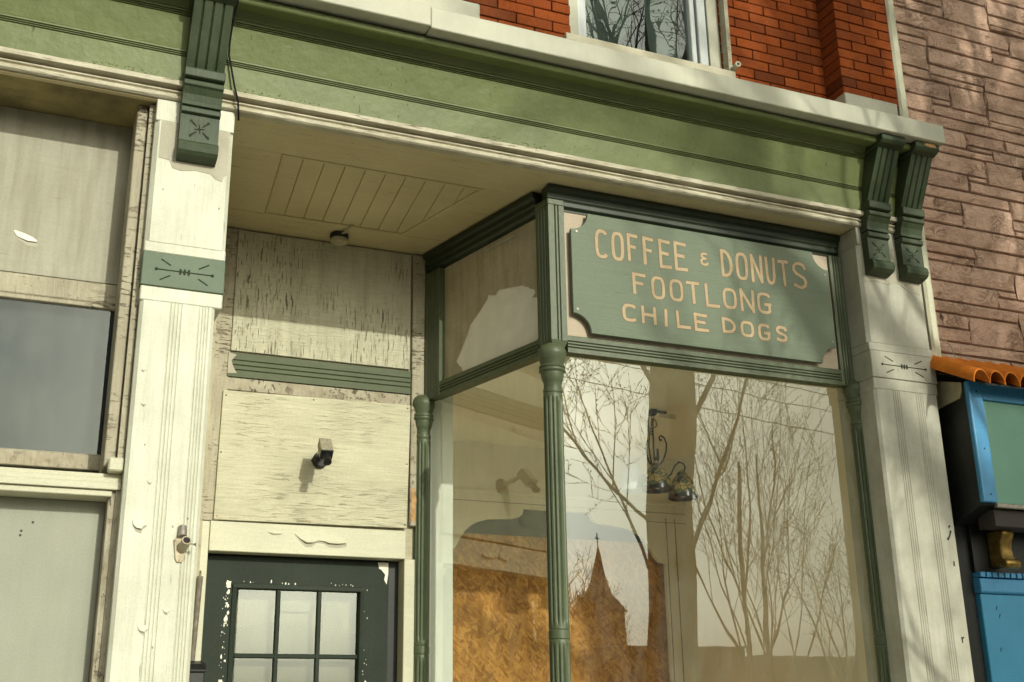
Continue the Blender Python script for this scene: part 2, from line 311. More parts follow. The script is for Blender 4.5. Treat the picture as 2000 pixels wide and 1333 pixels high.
# ------------------------------------------------------------------ mesh helpers
ORG = {}
def tag(o, label=None, cat=None, group=None, kind=None):
    if label: o['label'] = label
    if cat: o['category'] = cat
    if group: o['group'] = group
    if kind: o['kind'] = kind
    return o
def thing(name, label, cat, loc=(0, 0, 0), group=None):
    o = bpy.data.objects.new(name, None); COL.objects.link(o); o.location = loc
    o.empty_display_size = .1
    ORG[o.name] = Vector(loc)
    return tag(o, label, cat, group)
def link(name, me, parent=None, loc=(0, 0, 0)):
    o = bpy.data.objects.new(name, me); COL.objects.link(o)
    if parent is not None:
        o.parent = parent; ORG[o.name] = ORG[parent.name]
        o.location = loc
    else:
        o.location = loc; ORG[o.name] = Vector((0, 0, 0))
    return o
class MB:
    def __init__(s): s.v = []; s.f = []; s.mi = []; s.cm = 0
    def add(s, vs, fs):
        k = len(s.v); s.v += [tuple(p) for p in vs]
        for f in fs: s.f.append(tuple(i+k for i in f)); s.mi.append(s.cm)
        return s
    def box(s, x0, x1, y0, y1, z0, z1, T=None):
        vs = [(x, y, z) for z in (z0, z1) for y in (y0, y1) for x in (x0, x1)]
        if T: vs = [T(*p) for p in vs]
        return s.add(vs, [(0, 2, 3, 1), (4, 5, 7, 6), (0, 1, 5, 4), (2, 6, 7, 3), (0, 4, 6, 2), (1, 3, 7, 5)])
    def prism(s, poly, a, b, T):
        """poly in (p,q), extruded from a to b, T(p,q,e)->xyz"""
        n = len(poly)
        vs = [T(p, q, a) for p, q in poly] + [T(p, q, b) for p, q in poly]
        fs = [tuple(range(n-1, -1, -1)), tuple(range(n, 2*n))]
        fs += [(i, (i+1) % n, n+(i+1) % n, n+i) for i in range(n)]
        return s.add(vs, fs)
    def px(s, prof, x0, x1): return s.prism(prof, x0, x1, lambda y, z, e: (e, y, z))
    def py(s, poly, y0, y1): return s.prism(poly, y0, y1, lambda x, z, e: (x, e, z))
    def pz(s, poly, z0, z1): return s.prism(poly, z0, z1, lambda x, y, e: (x, y, e))
    def tube(s, pts, rad, n=8, cap=True):
        pts = [Vector(p) for p in pts]
        if not hasattr(rad, '__len__'): rad = [rad]*len(pts)
        k = len(s.v); vs = []; prev = None
        for i, p in enumerate(pts):
            d = (pts[min(i+1, len(pts)-1)] - pts[max(i-1, 0)])
            if d.length < 1e-9: d = Vector((0, 0, 1))
            d.normalize()
            if prev is None:
                u = d.orthogonal().normalized()
            else:
                u = prev - d*prev.dot(d)
                u = u.normalized() if u.length > 1e-6 else d.orthogonal().normalized()
            prev = u; v = d.cross(u)
            for j in range(n):
                a = 2*math.pi*j/n
                vs.append(p + (u*math.cos(a) + v*math.sin(a))*rad[i])
        fs = []
        for i in range(len(pts)-1):
            for j in range(n):
                fs.append((i*n+j, i*n+(j+1) % n, (i+1)*n+(j+1) % n, (i+1)*n+j))
        if cap:
            fs.append(tuple(range(n-1, -1, -1))); fs.append(tuple((len(pts)-1)*n+j for j in range(n)))
        return s.add(vs, fs)
    def lathe(s, prof, cx, cy, n=32, mod=None):
        """prof [(r,z)] top to bottom; mod(angle, z) scales the radius"""
        vs = []
        for r, z in prof:
            for j in range(n):
                a = 2*math.pi*j/n; q = r*(mod(a, z) if mod else 1)
                vs.append((cx+q*math.cos(a), cy+q*math.sin(a), z))
        m = len(prof); fs = []
        for i in range(m-1):
            for j in range(n):
                fs.append((i*n+j, (i+1)*n+j, (i+1)*n+(j+1) % n, i*n+(j+1) % n))
        fs.append(tuple(range(n))); fs.append(tuple((m-1)*n+j for j in range(n-1, -1, -1)))
        return s.add(vs, fs)
    def mesh(s, name, mats, off=Vector((0, 0, 0)), bevel=0, seg=1, smooth=False, ang=35):
        me = bpy.data.meshes.new(name)
        me.from_pydata([(x-off[0], y-off[1], z-off[2]) for x, y, z in s.v], [], s.f)
        if not isinstance(mats, (list, tuple)): mats = [mats]
        for m in mats: me.materials.append(m)
        if len(mats) > 1:
            for p, i in zip(me.polygons, s.mi): p.material_index = i
        bm = bmesh.new(); bm.from_mesh(me)
        bmesh.ops.remove_doubles(bm, verts=bm.verts, dist=1e-6) if bevel else None
        bmesh.ops.recalc_face_normals(bm, faces=bm.faces)
        if bevel:
            ed = [e for e in bm.edges if len(e.link_faces) == 2 and e.calc_face_angle(0) > R(ang)]
            bmesh.ops.bevel(bm, geom=ed, offset=bevel, segments=seg, affect='EDGES', clamp_overlap=True)
        bm.to_mesh(me); bm.free()
        if smooth:
            for p in me.polygons: p.use_smooth = True
            try: me.set_sharp_from_angle(angle=R(38))
            except Exception: pass
        me.update()
        return me
    def build(s, name, mat, parent=None, bevel=0, smooth=False, label=None, **k):
        off = ORG[parent.name] if parent is not None else Vector((0, 0, 0))
        m = MT[mat] if isinstance(mat, str) else [MT[q] for q in mat] if isinstance(mat, (list, tuple)) else mat
        o = link(name, s.mesh(name, m, off, bevel, smooth=smooth, **k), parent)
        if label: o['label'] = label
        return o
def box(name, mat, parent, x0, x1, y0, y1, z0, z1, bevel=.004, label=None):
    return MB().box(x0, x1, y0, y1, z0, z1).build(name, mat, parent, bevel=bevel, label=label)
def grooved(p0, p1, face, back, grooves, gw=.004, gd=.005):
    """closed cross-section (p, q): front line at q=face between p0..p1 with V grooves, back at q=back"""
    pts = [(p0, face)]
    sgn = 1 if back > face else -1
    for g in sorted(grooves):
        pts += [(g-gw, face), (g, face+sgn*gd), (g+gw, face)]
    pts += [(p1, face), (p1, back), (p0, back)]
    return pts
def arc(cx, cy, r, a0, a1, n):
    return [(cx+r*math.cos(R(a0+(a1-a0)*i/n)), cy+r*math.sin(R(a0+(a1-a0)*i/n))) for i in range(n+1)]
rnd = random.Random(11)
ZS = 4.223          # soffit height
YB = 1.264          # plane of the entrance wall

# ================================================================== setting: ground
tag(MB().box(-150, 250, -400, -5.2, -.30, 0).build('road', 'asphalt'), kind='structure')
tag(MB().box(-150, 250, -5.2, -5.05, -.30, .14).build('kerb', 'concrete', bevel=.02), kind='structure')
tag(MB().box(-150, 250, -5.05, 12, -.30, .146).build('pavement', 'concrete'), kind='structure')

# ================================================================== the old shopfront
SF = thing('storefront_building', 'old two-storey shopfront with green cornice, white pillars and red brick upper wall', 'building', (2.4, 0, .146))
P = SF

# ---- cornice: crown, roll moulding, beaded fascia boards, cream bed moulding
MB().px([(-.300, 4.672), (-.300, 4.782), (-.285, 4.786), (.10, 4.90), (.10, 4.690), (-.13, 4.690), (-.24, 4.674)], 1.537, 4.556).build('crown_board', 'crown', P, bevel=.004)
MB().px([(-.306, 4.678), (-.306, 4.788), (-.285, 4.792), (.10, 4.906), (.10, 4.693), (-.13, 4.693), (-.245, 4.680)], -2.6, 1.534).build('crown_board', 'crown', P, bevel=.004)
MB().px([(-.150, 4.645)] + arc(-.212, 4.655, .019, 270, -60, 12) + [(-.15, 4.675)], -2.6, 4.54).build('roll_moulding', 'fascia', P, smooth=True)
def fascia(y0, z0, y1, z1, bead):
    L = math.hypot(y1-y0, z1-z0); ty, tz = (y1-y0)/L, (z1-z0)/L; ny, nz = tz, -ty     # inward
    q = []
    def at(s, d): return (y0+ty*s+ny*d, z0+tz*s+nz*d)
    q.append(at(0, 0))
    if bead:
        for g in (L-.030, L-.021, L-.012):
            q += [at(g-.0040, 0), at(g, .0085), at(g+.0030, 0)]
    q += [at(L-.001, 0), at(L-.001, .035), at(0, .035)]
    return q
for i, (a, b, c, d, bd) in enumerate(((-.030, 4.300, -.056, 4.452, 1), (-.056, 4.452, -.114, 4.618, 1), (-.115, 4.619, -.172, 4.688, 0))):
    MB().px(fascia(a, b, c, d, bd), -2.6, 4.56).build('fascia_board', 'fascia', P)
MB().px([(.03, 4.223), (-.010, 4.223), (-.020, 4.229), (-.021, 4.240), (-.012, 4.248), (-.013, 4.252), (-.024, 4.256), (-.024, 4.263), (.010, 4.265), (.010, 4.277), (-.046, 4.279), (-.046, 4.303), (.03, 4.306)], -2.6, 4.130).build('bed_moulding', 'moulding', P, bevel=.0015, label='grubby cream bed moulding under the green fascia')
MB().px([(.03, 4.223), (-.010, 4.223), (-.020, 4.229), (-.021, 4.240), (-.012, 4.248), (-.024, 4.256), (-.024, 4.263), (-.004, 4.265), (-.004, 4.277), (-.046, 4.279), (-.046, 4.303), (.03, 4.306)], 4.130, 4.548).build('bed_moulding', 'moulding', P)
box('light_block_fill', 'dark', P, -2.6, 4.54, .032, .60, 4.262, 4.70, bevel=0)  # unseen fill added behind the cornice to block light

dr = random.Random(4); pd = MB()
for k in range(150):
    x = dr.choice((.76+.42*dr.random()**1.5, 1.9+.35*dr.random(), .10+.3*dr.random(), 3.0+1.0*dr.random()))
    z = 4.309+.022*dr.random()**2; r_ = .0018+.0032*dr.random()
    y = -.030-.026*(z-4.30)/.152
    pd.tube([(x-r_*dr.uniform(.6, 1.4), y+.001, z), (x-r_*.5, y-r_*.12, z), (x+r_*.5, y-r_*.12, z+r_*.2), (x+r_*dr.uniform(.6, 1.4), y+.001, z+r_*.1)], [r_*.3, r_*.62, r_*.6, r_*.25], 6)
o = pd.build('paint_drips', 'fascia', P, smooth=True); o['kind'] = 'stuff'
# ---- soffit
def clip(poly, a, b, c):            # keep a*x+b*y<=c
    out = []
    for i in range(len(poly)):
        p, q = poly[i], poly[(i+1) % len(poly)]
        dp, dq = a*p[0]+b*p[1]-c, a*q[0]+b*q[1]-c
        if dp <= 0: out.append(p)
        if dp*dq < 0:
            k = dp/(dp-dq); out.append((p[0]+(q[0]-p[0])*k, p[1]+(q[1]-p[1])*k))
    return out
SO = MB().box(.70, 4.20, .02, 1.40, 4.246, 4.300).build('soffit', 'soffit', P, label='cream boarded ceiling over the entrance recess')
MB().box(.72, 4.13, -.004, .3165, ZS+.004, 4.244).build('soffit_board', 'soffit', SO, bevel=.002)
MB().pz([(.735, .3195), (1.013, .3195), (1.075, 1.0185), (.735, 1.0185)], ZS+.005, 4.244).build('soffit_board', 'soffit', SO, bevel=.002)
MB().box(.735, 2.30, 1.0215, 1.262, ZS+.0045, 4.244).build('soffit_board', 'soffit', SO, bevel=.002)
MB().pz([(2.044, .3195), (2.46, .3195), (2.32, 1.0185), (1.843, 1.0185)], ZS+.0055, 4.244).build('soffit_board', 'soffit', SO, bevel=.002)
kl, kr = .0886, -.298
for i in range(10):
    a, b = .1035*i, .1035*(i+1)-.0028
    poly = [(1.016+a, .3200), (1.016+b, .3200), (1.016+b+kl*.7, 1.018), (1.016+a+kl*.7, 1.018)]
    poly = clip(poly, 1, -kr, 2.040-kr*.32)
    if len(poly) > 2:
        dz = rnd.uniform(-.0012, .0012)
        MB().pz(poly, ZS+.010+dz, 4.2435).build('ceiling_plank', 'soffit', SO, bevel=.0022)
for p, q in (((1.016, .326), (2.036, .326)), ((1.074, 1.013), (1.845, 1.013)), ((1.022, .326), (1.082, 1.013)), ((2.034, .326), (1.838, 1.013))):
    MB().tube([(p[0], p[1], ZS+.006), (q[0], q[1], ZS+.006)], .0075, 6).build('bead_strip', 'soffit', SO)
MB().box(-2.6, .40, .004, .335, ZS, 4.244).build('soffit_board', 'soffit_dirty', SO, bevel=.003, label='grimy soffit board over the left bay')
MB().box(-2.6, .40, .002, .030, ZS-.006, ZS-.001).build('soffit_strip', 'soffit', SO, bevel=.002)

# ---- pillars
def shaft(x0, x1, yf, yb, ch, gr, gw=.0035, gd=.004):
    pts = [(x0, yf+ch)] if ch else []
    pts += [(x0+ch, yf)]
    for g in gr: pts += [(g-gw, yf), (g, yf+gd), (g+gw, yf)]
    pts += [(x1-ch, yf)] + ([(x1, yf+ch)] if ch else [])
    return pts + [(x1, yb), (x0, yb)]
def pillar(x0, x1, mat, band, gr, depth, label, xs=None):
    p = MB().pz(shaft(x0+.004, xs or x1, 0, depth, .014, gr), .146, 3.300).build('pillar', mat, P, label=label)
    MB().box(x0, x1, -.001, depth, 3.300, 3.363).build('stop_block', mat, p, bevel=.004)
    MB().box(x0-.002, x1+.002, -.006, depth, 3.364, 3.512).build('carved_band', band, p, bevel=.003)
    MB().box(x0, x1, -.001, depth, 3.513, 3.560).build('stop_block', mat, p, bevel=.004)
    MB().pz(shaft(x0, x1, 0, depth, .018, []), 3.560, 4.120).build('upper_shaft', mat, p)
    MB().box(x0, x1, -.001, depth, 4.120, 4.2225).build('cap_block', mat, p, bevel=.003)
    return p
PL = pillar(.400, .731, 'white', 'band', [.526, .540, .554, .568, .640, .652, .664, .676], .32, 'bright white pillar with grooves and a green carved band', xs=.704)
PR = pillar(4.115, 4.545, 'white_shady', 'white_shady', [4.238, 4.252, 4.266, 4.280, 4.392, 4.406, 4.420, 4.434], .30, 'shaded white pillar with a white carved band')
def carving_shade(x0, x1, z0, z1, par, y, mat='incise', dots=True):  # raised dark strips stand in for the shade of cut lines
    cx, cz = (x0+x1)/2, (z0+z1)/2; w = (x1-x0)/2; h = (z1-z0)/2
    def ln(a, b, r=.003): MB().tube([(cx+a[0]*w, y, cz+a[1]*h), (cx+b[0]*w, y, cz+b[1]*h)], r, 5).build('incised_line', mat, par)
    ln((-.66, 0), (.66, 0), .0026)
    for sx in (-1, 1):
        ln((sx*.34, .30), (sx*.58, .62)); ln((sx*.34, -.30), (sx*.58, -.62))
        b = MB(); b.prism([(cx+sx*.68*w+.007*math.cos(q*math.pi/4), cz+.007*math.sin(q*math.pi/4)) for q in range(8)], y-.002, y+.003, lambda p, q, e: (p, e, q)); b.build('drilled_dot', mat, par)
    for k in (-1, 0, 1):
        b = MB(); b.prism([(cx+k*.017+.006*math.cos(q*math.pi/5), cz+.014*math.sin(q*math.pi/5)) for q in range(10)], y-.002, y+.003, lambda p, q, e: (p, e, q)); b.build('carved_lozenge', mat, par)
carving_shade(.402, .735, 3.364, 3.512, PL, -.0062)
carving_shade(4.115, 4.545, 3.364, 3.512, PR, -.0062)
# worn primer round the left bracket
MB().py([(.425, 4.118), (.425, 3.945), (.47, 3.94), (.485, 3.905), (.52, 3.898), (.58, 3.91), (.645, 3.905), (.665, 3.885), (.695, 3.878), (.700, 3.90), (.714, 3.915), (.714, 4.118)], -.0022, .001).build('bare_patch', 'bare_primer', PL)
MB().py([(4.14, 3.90), (4.20, 3.915), (4.30, 3.905), (4.36, 3.925), (4.44, 3.88), (4.51, 3.875), (4.525, 3.91), (4.525, 4.118), (4.135, 4.118)], -.0022, .001).build('bare_patch', 'bare_primer', PR)
# solid wall behind the left pillar (side of the entrance recess)
MB().pz([(.405, .3195), (.703, .3195), (.872, 1.238), (.900, 1.238), (.900, 1.60), (.405, 1.60)], .146, 4.25).build('side_wall', 'cream', P)

for (x, z, pts) in ((4.490, 2.555, [(-.018, -.03), (.0, -.012), (.012, .018), (.022, .012), (.006, -.018), (-.006, -.036)]), (4.498, 2.59, [(-.006, 0), (.008, .012), (.010, .004), (.0, -.008)]), (4.505, 2.40, [(-.008, .012), (.0, .014), (-.001, -.008), (.006, -.010), (-.010, -.012)]), (4.495, 2.02, [(-.012, .014), (.006, .016), (.006, .008), (-.003, .006), (-.004, -.016), (-.010, -.014)])):
    MB().py([(x+a, z+b) for a, b in pts], -.0012, .001).build('paint_mark', 'incise', PR)
for (x, z) in ((.60, 4.06), (.455, 3.80), (.69, 3.75), (.47, 2.70), (.655, 2.42), (.60, 2.385), (.56, 1.93)):
    b = MB(); b.prism([(x+.0035*math.cos(q*math.pi/3), z+.005*math.sin(q*math.pi/3)) for q in range(6)], -.0012, .001, lambda p, q, e: (p, e, q)); b.build('nail_hole', 'groove', PL)
# ---- brackets
BR_TOP = [(-.272, 4.640), (-.272, 4.670), (-.02, 4.670), (-.02, 4.615), (-.225, 4.615), (-.255, 4.625)]
def make_bracket(x0, x1, flake=False):
    # slanted fluted arm
    a = MB()
    n = 4; wd = (x1-x0)
    gs = [x0+wd*(k+1)/4 for k in range(3)]
    front = [(x0+.004, 0)]
    for g in gs: front += [(g-.006, 0), (g, .011), (g+.006, 0)]
    front += [(x1-.004, 0)]
    top = [(x, -.222+d, 4.618) for x, d in front]; bot = [(x, -.088+d, 4.352) for x, d in front]
    vs = top + bot + [(x0+.004, .0, 4.618), (x1-.004, .0, 4.618), (x0+.004, .0, 4.352), (x1-.004, .0, 4.352)]
    m = len(front); fs = [(i, i+1, m+i+1, m+i) for i in range(m-1)]
    fs += [tuple(range(m-1, -1, -1)) + (2*m, 2*m+1), tuple(range(m, 2*m)) + (2*m+3, 2*m+2)]
    fs += [(0, m, 2*m+2, 2*m), (m-1, 2*m+1, 2*m+3, 2*m-1), (2*m, 2*m+2, 2*m+3, 2*m+1)]
    a.add(vs, fs)
    root = a.build('bracket', 'bracket', P, label='dark green fluted cornice bracket')
    MB().px(BR_TOP, x0-.006, x1+.006).build('bracket_cap', 'bracket', root, bevel=.004)
    # stepped collar
    MB().px([(0, 4.350), (-.098, 4.350), (-.106, 4.343), (-.104, 4.305), (-.086, 4.300), (0, 4.300)], x0, x1).build('collar', 'bracket', root, bevel=.003)
    MB().px([(0, 4.2985), (-.080, 4.2985), (-.094, 4.290), (-.096, 4.268), (-.086, 4.262), (-.070, 4.235), (-.062, 4.205), (-.064, 4.186), (0, 4.186)], x0+.002, x1-.002).build('cove_block', 'bracket', root, bevel=.002)
    MB().px([(0, 4.180), (-.060, 4.180), (-.067, 4.172), (-.065, 4.152), (-.052, 4.146), (0, 4.146)], x0+.003, x1-.003).build('fillet', 'bracket', root, bevel=.002)
    prof = [(0, 4.145), (-.050, 4.145), (-.050, 4.018)] + [(-.052+.026*math.cos(R(q)), 3.985+.034*math.sin(R(q))) for q in (80, 110, 145, 180, 215, 250, 275)] + [(-.03, 3.944), (0, 3.940)]
    blk = MB().px(prof, x0+.004, x1-.004).build('rosette_block', 'bracket', root, bevel=.003)
    cx, cz = (x0+x1)/2, 4.082
    for q in range(4):  # dark rods laid on the block in place of shadowed cuts
        a0 = R(45+90*q)
        MB().tube([(cx+.017*math.cos(a0), -.0505, cz+.017*math.sin(a0)), (cx+.048*math.cos(a0), -.0505, cz+.046*math.sin(a0))], [.0022, .0045], 5).build('incised_line', 'incise', blk)
        a1 = R(90*q+8)
        MB().tube([(cx, -.0505, cz), (cx+.022*math.cos(a1), -.0505, cz+.022*math.sin(a1))], [.004, .0016], 5).build('incised_line', 'incise', blk)
        b = MB(); b.prism([(cx+.052*math.cos(a0)+.0065*math.cos(t*math.pi/4), cz+.050*math.sin(a0)+.0065*math.sin(t*math.pi/4)) for t in range(8)], -.0518, -.048, lambda p, q_, e: (p, e, q_)); b.build('drilled_dot', 'incise', blk)
    if flake:
        MB().py([(x1-.02, 4.646), (x1-.065, 4.644), (x1-.10, 4.650), (x1-.095, 4.666), (x1-.03, 4.667)], -.2745, -.271).build('bare_wood', 'rust_wood', root)
    return root
make_bracket(.492, .664)
make_bracket(4.140, 4.292)
make_bracket(4.372, 4.526, True)

# ---- left bay (boarded, grey pane, door panel)
PBx = -2.6
stop = MB().pz([(.330, .085), (.372, .085), (.376, .10), (.376, .30), (.330, .30)], 2.622, ZS-.003).build('stop_board', 'board_v', P, bevel=.004, label='weathered upright stop board of the left bay')
MB().box(.377, .401, .055, .32, 2.61, ZS-.004).build('reveal_board', 'board_v', P)
box('stop_end_block', 'lintel', P, .345, .402, .035, .10, 2.596, 2.650, bevel=.006)
BP = MB().box(PBx, .334, .310, .324, 3.464, ZS-.002).build('blind_panel', 'panel_cream', P, bevel=.002, label='cream boarded panel above the grey pane in the left bay')
MB().px([(.296, 3.456), (.296, 3.372), (.303, 3.366), (.303, 3.350), (.325, 3.346), (.325, 3.456)], PBx, .334).build('sash_rail', 'board_v', P, bevel=.002)
MB().px([(.296, 2.648), (.296, 2.708), (.318, 2.718), (.335, 2.718), (.335, 2.648)], PBx, .334).build('sash_rail', 'peel', P, bevel=.003, label='flaking bottom rail under the grey pane')
MB().box(PBx, .335, .322, .327, 2.70, 3.36).build('pane', 'glass_grey', P, label='dusty grey pane in the left bay')
box('backing', 'dark', P, PBx, .34, .42, .43, 2.60, 3.46, bevel=0)
box('blind', 'grey_blind', P, PBx, .36, .375, .380, 2.60, 3.45, bevel=0)
MB().px([(.075, 2.530), (.075, 2.556), (.083, 2.560), (.083, 2.576), (.090, 2.580), (.090, 2.594), (.30, 2.600), (.30, 2.530)], PBx, .402).build('door_head', 'lintel', P, bevel=.002, label='cream door head moulding of the left bay')
MB().box(PBx, .372, .090, .26, 2.505, 2.529).build('door_head_stop', 'lintel', P, bevel=.003)
MB().pz([(.362, .11), (.384, .102), (.386, .088), (.404, .072), (.404, .30), (.362, .30)], .146, 2.528).build('door_jamb', 'peel', P, bevel=.002, label='bare grey timber jamb beside the left door panel')
LD = MB().box(PBx, .361, .215, .245, .146, 2.504).build('door_panel', 'grey_door', P, bevel=.002, label='blank grey-white metal door panel in the left bay')
for x, z in ((.062, 2.375), (.060, 2.358), (.10, 2.41)):
    b = MB(); b.prism([(x+.005*math.cos(q*math.pi/4), z+.005*math.sin(q*math.pi/4)) for q in range(8)], .2132, .2155, lambda p, q, e: (p, e, q)); b.build('screw_hole', 'dark', LD)
box('wall_fill', 'dark', P, PBx, .40, .45, .50, .146, ZS, bevel=0)

# ---- entrance wall
EW = MB().box(.90, 2.06, YB, 1.29, 2.485, 4.30).build('entrance_wall', 'cream', P)
UP = MB().box(.986, 1.968, 1.247, 1.2635, 3.530, 4.216).build('plywood_panel', 'ply_v', P, bevel=.0015, label='weather-checked plywood panel above the green rail')
MB().box(.880, .982, 1.243, 1.2635, 2.634, 4.218).build('casing_board', 'board_v', P, bevel=.003)
MB().box(1.978, 2.050, 1.236, 1.2635, 3.32, 4.218).build('casing_board', 'board_v', P, bevel=.003)
MB().box(1.974, 2.012, 1.232, 1.2635, 2.66, 3.318).build('casing_board', 'peel', P, bevel=.004, label='rotten casing board with bare orange wood')
MB().py([(1.976, 2.70), (1.994, 2.68), (2.008, 2.69), (2.004, 2.74), (2.010, 2.80), (1.996, 2.865), (1.978, 2.86), (1.982, 2.78)], 1.2305, 1.233).build('bare_wood', 'rust_wood', P)
prof = [(1.236, 3.386)] + sum([[(1.236, g-.0038), (1.242, g), (1.236, g+.0038)] for g in (3.424, 3.450, 3.476)], []) + [(1.236, 3.516), (1.2625, 3.518), (1.2625, 3.386)]
MB().px(prof, .972, 1.970).build('grooved_rail', 'rail_green', P, label='faded green rail with three grooves')
MB().py([(.9725, 3.40), (1.02, 3.405), (1.0, 3.44), (.99, 3.47), (1.015, 3.505), (.9725, 3.514)], 1.2348, 1.237).build('bare_patch', 'bare_primer', P)
MB().px([(1.250, 3.318), (1.246, 3.383), (1.2625, 3.384), (1.2625, 3.318)], .972, 1.972).build('rail_ledge', 'peel', P, bevel=.002)
# lower sheet, hung slightly out of true
LP = MB().py([(.957, 3.306), (1.969, 3.320), (1.957, 2.646), (.950, 2.637)], 1.228, 1.2425).build('plywood_sheet', 'ply_h', P, bevel=.0015, label='cream painted plywood sheet screwed over the transom')
for x, z in ((.972, 3.28), (1.43, 3.298), (1.952, 3.30), (.965, 2.98), (1.952, 2.99), (.965, 2.655), (1.42, 2.655), (1.435, 2.652), (1.945, 2.662)):
    b = MB(); b.prism([(x+.0042*math.cos(q*math.pi/4), z+.0042*math.sin(q*math.pi/4)) for q in range(8)], 1.2265, 1.2285, lambda p, q, e: (p, e, q)); b.build('screw', 'rust_wood' if z < 2.66 else 'dark', LP)
def curl_flake(outline, y, par, lift, mat, under='bare_primer'):
    zs = [q[1] for q in outline]; zt, zb_ = max(zs), min(zs)
    MB().py([(x, z) for x, z in outline], y-.0012, y+.001).build('bare_patch', under, par)
    n = len(outline); cx = sum(q[0] for q in outline)/n; cz = sum(q[1] for q in outline)/n
    vs = []
    for x, z in outline:
        k = ((zt-z)/(zt-zb_))**1.6
        vs.append((cx+(x-cx)*.97, y-.0022-lift*k, zt-(zt-z)*(.80-.12*k)))
    kc = ((zt-cz)/(zt-zb_))**1.6; vs.append((cx, y-.0022-lift*kc*.7, zt-(zt-cz)*.78))
    m = len(vs); vs += [(x, yy+.0008, z) for x, yy, z in vs]
    fs = [(i, (i+1) % n, n) for i in range(n)] + [(m+(i+1) % n, m+i, m+n) for i in range(n)] + [(i, m+i, m+(i+1) % n, (i+1) % n) for i in range(n)]
    MB().add(vs, fs).build('paint_flake', mat, par, smooth=True)
LN = MB().box(.938, 1.955, 1.234, 1.33, 2.484, 2.632).build('lintel', 'lintel', P, bevel=.003, label='cream lintel over the green door')
curl_flake([(1.36, 2.585), (1.42, 2.588), (1.50, 2.590), (1.58, 2.588), (1.63, 2.575), (1.635, 2.535), (1.59, 2.524), (1.54, 2.526), (1.52, 2.540), (1.48, 2.548), (1.45, 2.524), (1.42, 2.522), (1.39, 2.550)], 1.234, LN, .014, 'lintel')
curl_flake([(1.22, 2.590), (1.27, 2.592), (1.30, 2.586), (1.29, 2.578), (1.25, 2.575)], 1.234, LN, .005, 'lintel')
for cx, cz, q in ((.475, 2.375, .028), (.52, 1.99, .020), (.452, 2.86, .010), (.60, 2.06, .013), (.50, 2.55, .009), (.44, 3.0, .008)):
    curl_flake([(cx-q, cz+q*.9), (cx, cz+q*1.05), (cx+q*.9, cz+q), (cx+q, cz+q*.2), (cx+q*.5, cz-q*.2), (cx+q*.3, cz-q*.8), (cx-q*.4, cz-q*.55), (cx-q*.8, cz+q*.1)], 0, PL, q*.35, 'white')
curl_flake([(-.088, 3.615), (-.105, 3.648), (-.100, 3.652), (-.06, 3.640), (-.025, 3.622), (-.005, 3.600), (-.008, 3.588), (-.045, 3.588)], .310, BP, .006, 'chip_white')
# door frame and door
box('door_post', 'lintel', P, 1.948, 2.006, 1.234, 1.40, .80, 2.4835, bevel=.003)
box('door_post', 'lintel', P, .876, .936, 1.240, 1.40, .80, 2.630, bevel=.003)
DR = MB()
gx0, gx1, gz1 = 1.102, 1.735, 2.318
DR.box(.940, gx0, 1.322, 1.362, .80, 2.474); DR.box(gx1, 1.892, 1.322, 1.362, .80, 2.474); DR.box(gx0, gx1, 1.322, 1.362, gz1, 2.474); DR.box(gx0, gx1, 1.322, 1.362, .80, 1.25)
DR = DR.build('door', 'door', P, label='dark green half-glazed door with chipped paint')
for (x0, x1, z0, z1) in ((gx0-.022, gx1+.022, gz1-.002, gz1+.022), ):
    MB().px([(1.308, z0), (1.322, z0-.004), (1.322, z1), (1.312, z1)], x0, x1).build('glazing_bead', 'door', DR, bevel=.002)
MB().pz([(gx0-.022, 1.312), (gx0-.002, 1.308), (gx0+.004, 1.322), (gx0-.022, 1.322)], 1.25, gz1-.003).build('glazing_bead', 'door', DR)
MB().pz([(gx1+.022, 1.312), (gx1+.002, 1.308), (gx1-.004, 1.322), (gx1+.022, 1.322)], 1.25, gz1-.003).build('glazing_bead', 'door', DR)
mw = (gx1-gx0)/3
for k in (1, 2):
    MB().box(gx0+mw*k-.011, gx0+mw*k+.011, 1.318, 1.345, 1.25, gz1-.002).build('muntin', 'door', DR, bevel=.004)
for z in (1.99, 1.67):
    MB().box(gx0+.002, gx1-.002, 1.319, 1.344, z-.011, z+.011).build('muntin', 'door', DR, bevel=.004)
for i in range(3):
    for z0, z1 in ((2.0012, gz1-.003), (1.681, 1.9788), (1.26, 1.659)):
        MB().box(gx0+mw*i+.012, gx0+mw*(i+1)-.012, 1.334, 1.338, z0, z1).build('pane', 'glass_door', DR)
# chipped white paint along the left stile and at the corner
cr_ = random.Random(8); chips = [(1.060, 2.330, .017), (1.063, 2.30, .010), (1.055, 2.165, .012), (1.046, 1.86, .014)]
for k in range(46):
    chips.append((1.056+cr_.gauss(0, .009)-.012*(k/46), 2.33-.52*cr_.random(), .0015+.006*cr_.random()**3))
for k in range(16): chips.append((1.768+cr_.gauss(0, .006), 2.33-.5*cr_.random(), .0015+.005*cr_.random()**3))
for k in range(16): chips.append((1.09+.66*cr_.random(), 2.350+cr_.gauss(0, .003), .0015+.004*cr_.random()**2))
for (x, z, s) in chips:
    q = [(x+s*cr_.uniform(.4, 1.0)*math.cos(t), z+s*1.7*cr_.uniform(.4, 1.1)*math.sin(t)) for t in [k*math.pi/4.5 for k in range(9)]]
    MB().py(q, 1.3205, 1.3222).build('paint_chip', 'chip_white', DR)
MB().py([(1.83, 2.473), (1.888, 2.473), (1.888, 2.415), (1.880, 2.36), (1.866, 2.385), (1.872, 2.41), (1.850, 2.435), (1.838, 2.44)], 1.3202, 1.3222).build('paint_chip', 'chip_white', DR)
box('door_gap', 'dark', P, 1.893, 1.947, 1.33, 1.36, .80, 2.48, bevel=0)
